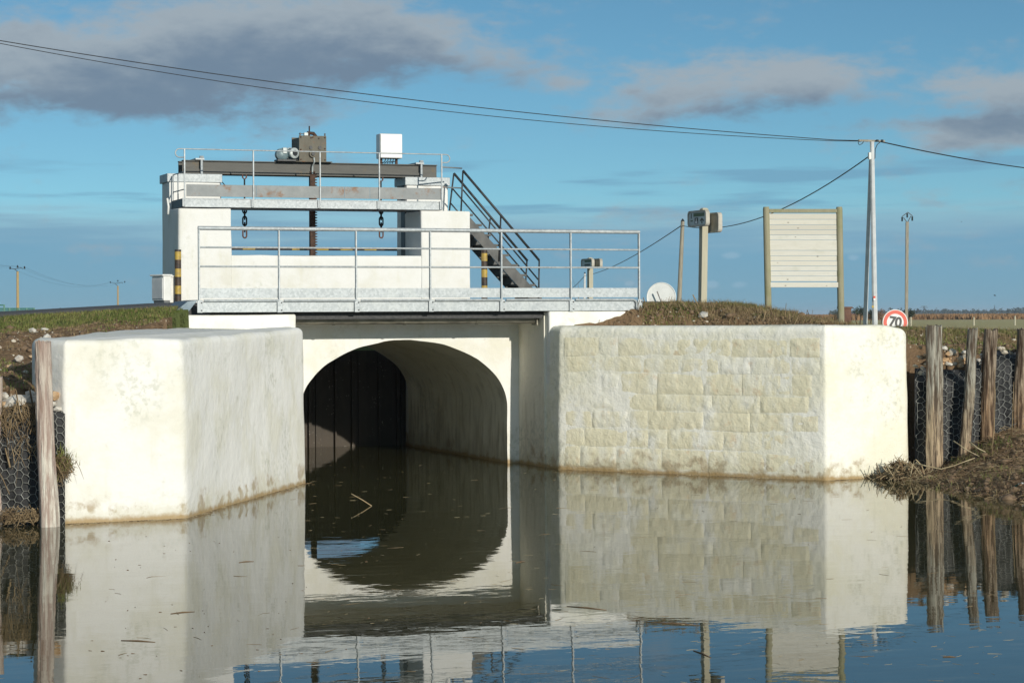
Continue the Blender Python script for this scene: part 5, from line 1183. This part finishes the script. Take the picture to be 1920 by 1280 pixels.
# ------------------------------------------------------------------ floating things on the water
rg = np.random.default_rng(41)
def flot(n, seed, L, w, mat, box, lab, name='floating_straw'):
    rg = np.random.default_rng(seed); P = []
    for _ in range(n):
        px, py = rg.uniform(box[0], box[2]), box[1]+(box[3]-box[1])*rg.random()**1.3
        p = on_z(px, py, .0003)
        if not (inpoly(np.array([p[0]]), np.array([p[1]]), LP)[0] or inpoly(np.array([p[0]]), np.array([p[1]]), RP)[0]): P.append(p)
    tag(litter(name, mat, np.array(P), L, w, seed, .004, .02), lab, 'straw', kind='stuff')
flot(110, 41, .15, .0035, 'straw', (150, 900, 1900, 1279), 'brown straws floating on the canal'); flot(150, 42, .06, .0020, 'straw_pale', (560, 870, 1080, 1180), 'pale straw bits floating before the arch'); flot(120, 43, .07, .0022, 'straw_pale', (1040, 1165, 1900, 1279), 'pale straw bits floating in the blue reflection')
flot(80, 44, .022, .006, 'root', (150, 1000, 700, 1279), 'dark specks drifting before the left wing wall', 'floating_specks')
for px, py, L, lab in ((1360, 1024, .35, 'dark floating reed in front of the stone-coursed wall'),): pass
def reed(lab, pts): tag(MB().tube([Vector(on_z(x, y, z)) if z is not None else None for x, y, z in pts], [.010, .008, .005], 6).build('floating_reed', 'straw_pale', smooth=True), lab, 'reed')
a = Vector(on_z(697, 948, 0.0)); D_ = (np.array(a)-CAM)@FW
tag(MB().tube([a, Vector(at(680, 937, D_)), Vector(at(658.5, 925, D_))], [.0065, .006, .004], 6).build('reed_stalk', 'straw_pale', smooth=True), 'broken reed stalk sticking out of the water before the arch', 'reed')
for px, py, px2, py2, lab in ((1063, 1136, 1137, 1143, 'long brown reed floating near the end of the wall reflection'), (1215, 1166, 1307, 1171, 'brown reed floating below the reflected mound'), (1300, 1219, 1333, 1232, 'short dark stick floating over the reflected way marker'), (227, 1200, 291, 1203, 'dark reed floating before the left wing wall'), (320, 1150, 365, 1146, 'short dark reed floating before the left wing wall corner'), (1768, 1231, 1792, 1231, 'single brown leaf blade floating on the blue reflection'), (967, 1055, 985, 1052, 'tiny twig floating right of the arch reflection'), (448, 1054, 476, 1052, 'dark twig floating by the left wall foot')):
    tag(MB().tube([Vector(on_z(px, py, .001)), Vector(on_z((px+px2)/2, (py+py2)/2-1, .0015)), Vector(on_z(px2, py2, .001))], [.003, .0055, .002], 6).build('floating_reed', 'root', smooth=True), lab, 'reed')

# scum, straw and bits gathered along the wall feet
def scum(seg, n, seed):
    rg = np.random.default_rng(seed); P = []
    for _ in range(n):
        i = rg.integers(len(seg)-1); t = rg.random(); a, b = np.array(seg[i]), np.array(seg[i+1]); q = a+(b-a)*t; d = (b-a)/np.linalg.norm(b-a); nn = np.array([d[1], -d[0]])
        if vn(t*9+i*5+seed, 1) < -.1 and rg.random() < .8: continue
        P.append((*(q+nn*(.035+rg.exponential(.045))), .0006))
    return np.array(P)
for k, (mt_, L_, w_, lab) in enumerate((('straw_pale', .05, .003, 'pale straw scum gathered along the wall feet'), ('root', .035, .004, 'dark scum gathered along the wall feet'))):
    Q = np.concatenate([scum(LP[0:3], 420, 60+k), scum(RP[1:4], 420, 70+k)])
    tag(litter('floating_scum', mt_, Q, L_, w_, 80+k, .004, .02), lab, 'straw', kind='stuff')

# ------------------------------------------------------------------ air over the marsh
def haze():
    m = bpy.data.materials.new('haze_air'); m.use_nodes = True; t = NT(m.node_tree); v = t.n('ShaderNodeVolumePrincipled'); o = t.n('ShaderNodeOutputMaterial'); t.link(v.outputs[0], o.inputs['Volume'])
    v.inputs['Color'].default_value = (.70, .84, 1.0, 1); v.inputs['Density'].default_value = .00013; v.inputs['Anisotropy'].default_value = 0.0
    MATS['haze_air'] = m; h = MB().box((-9000, -200, -2), (11000, 11000, 17)).build('haze', 'haze_air'); tag(h, 'thin pale air over the whole marsh', 'haze', kind='stuff')
haze()
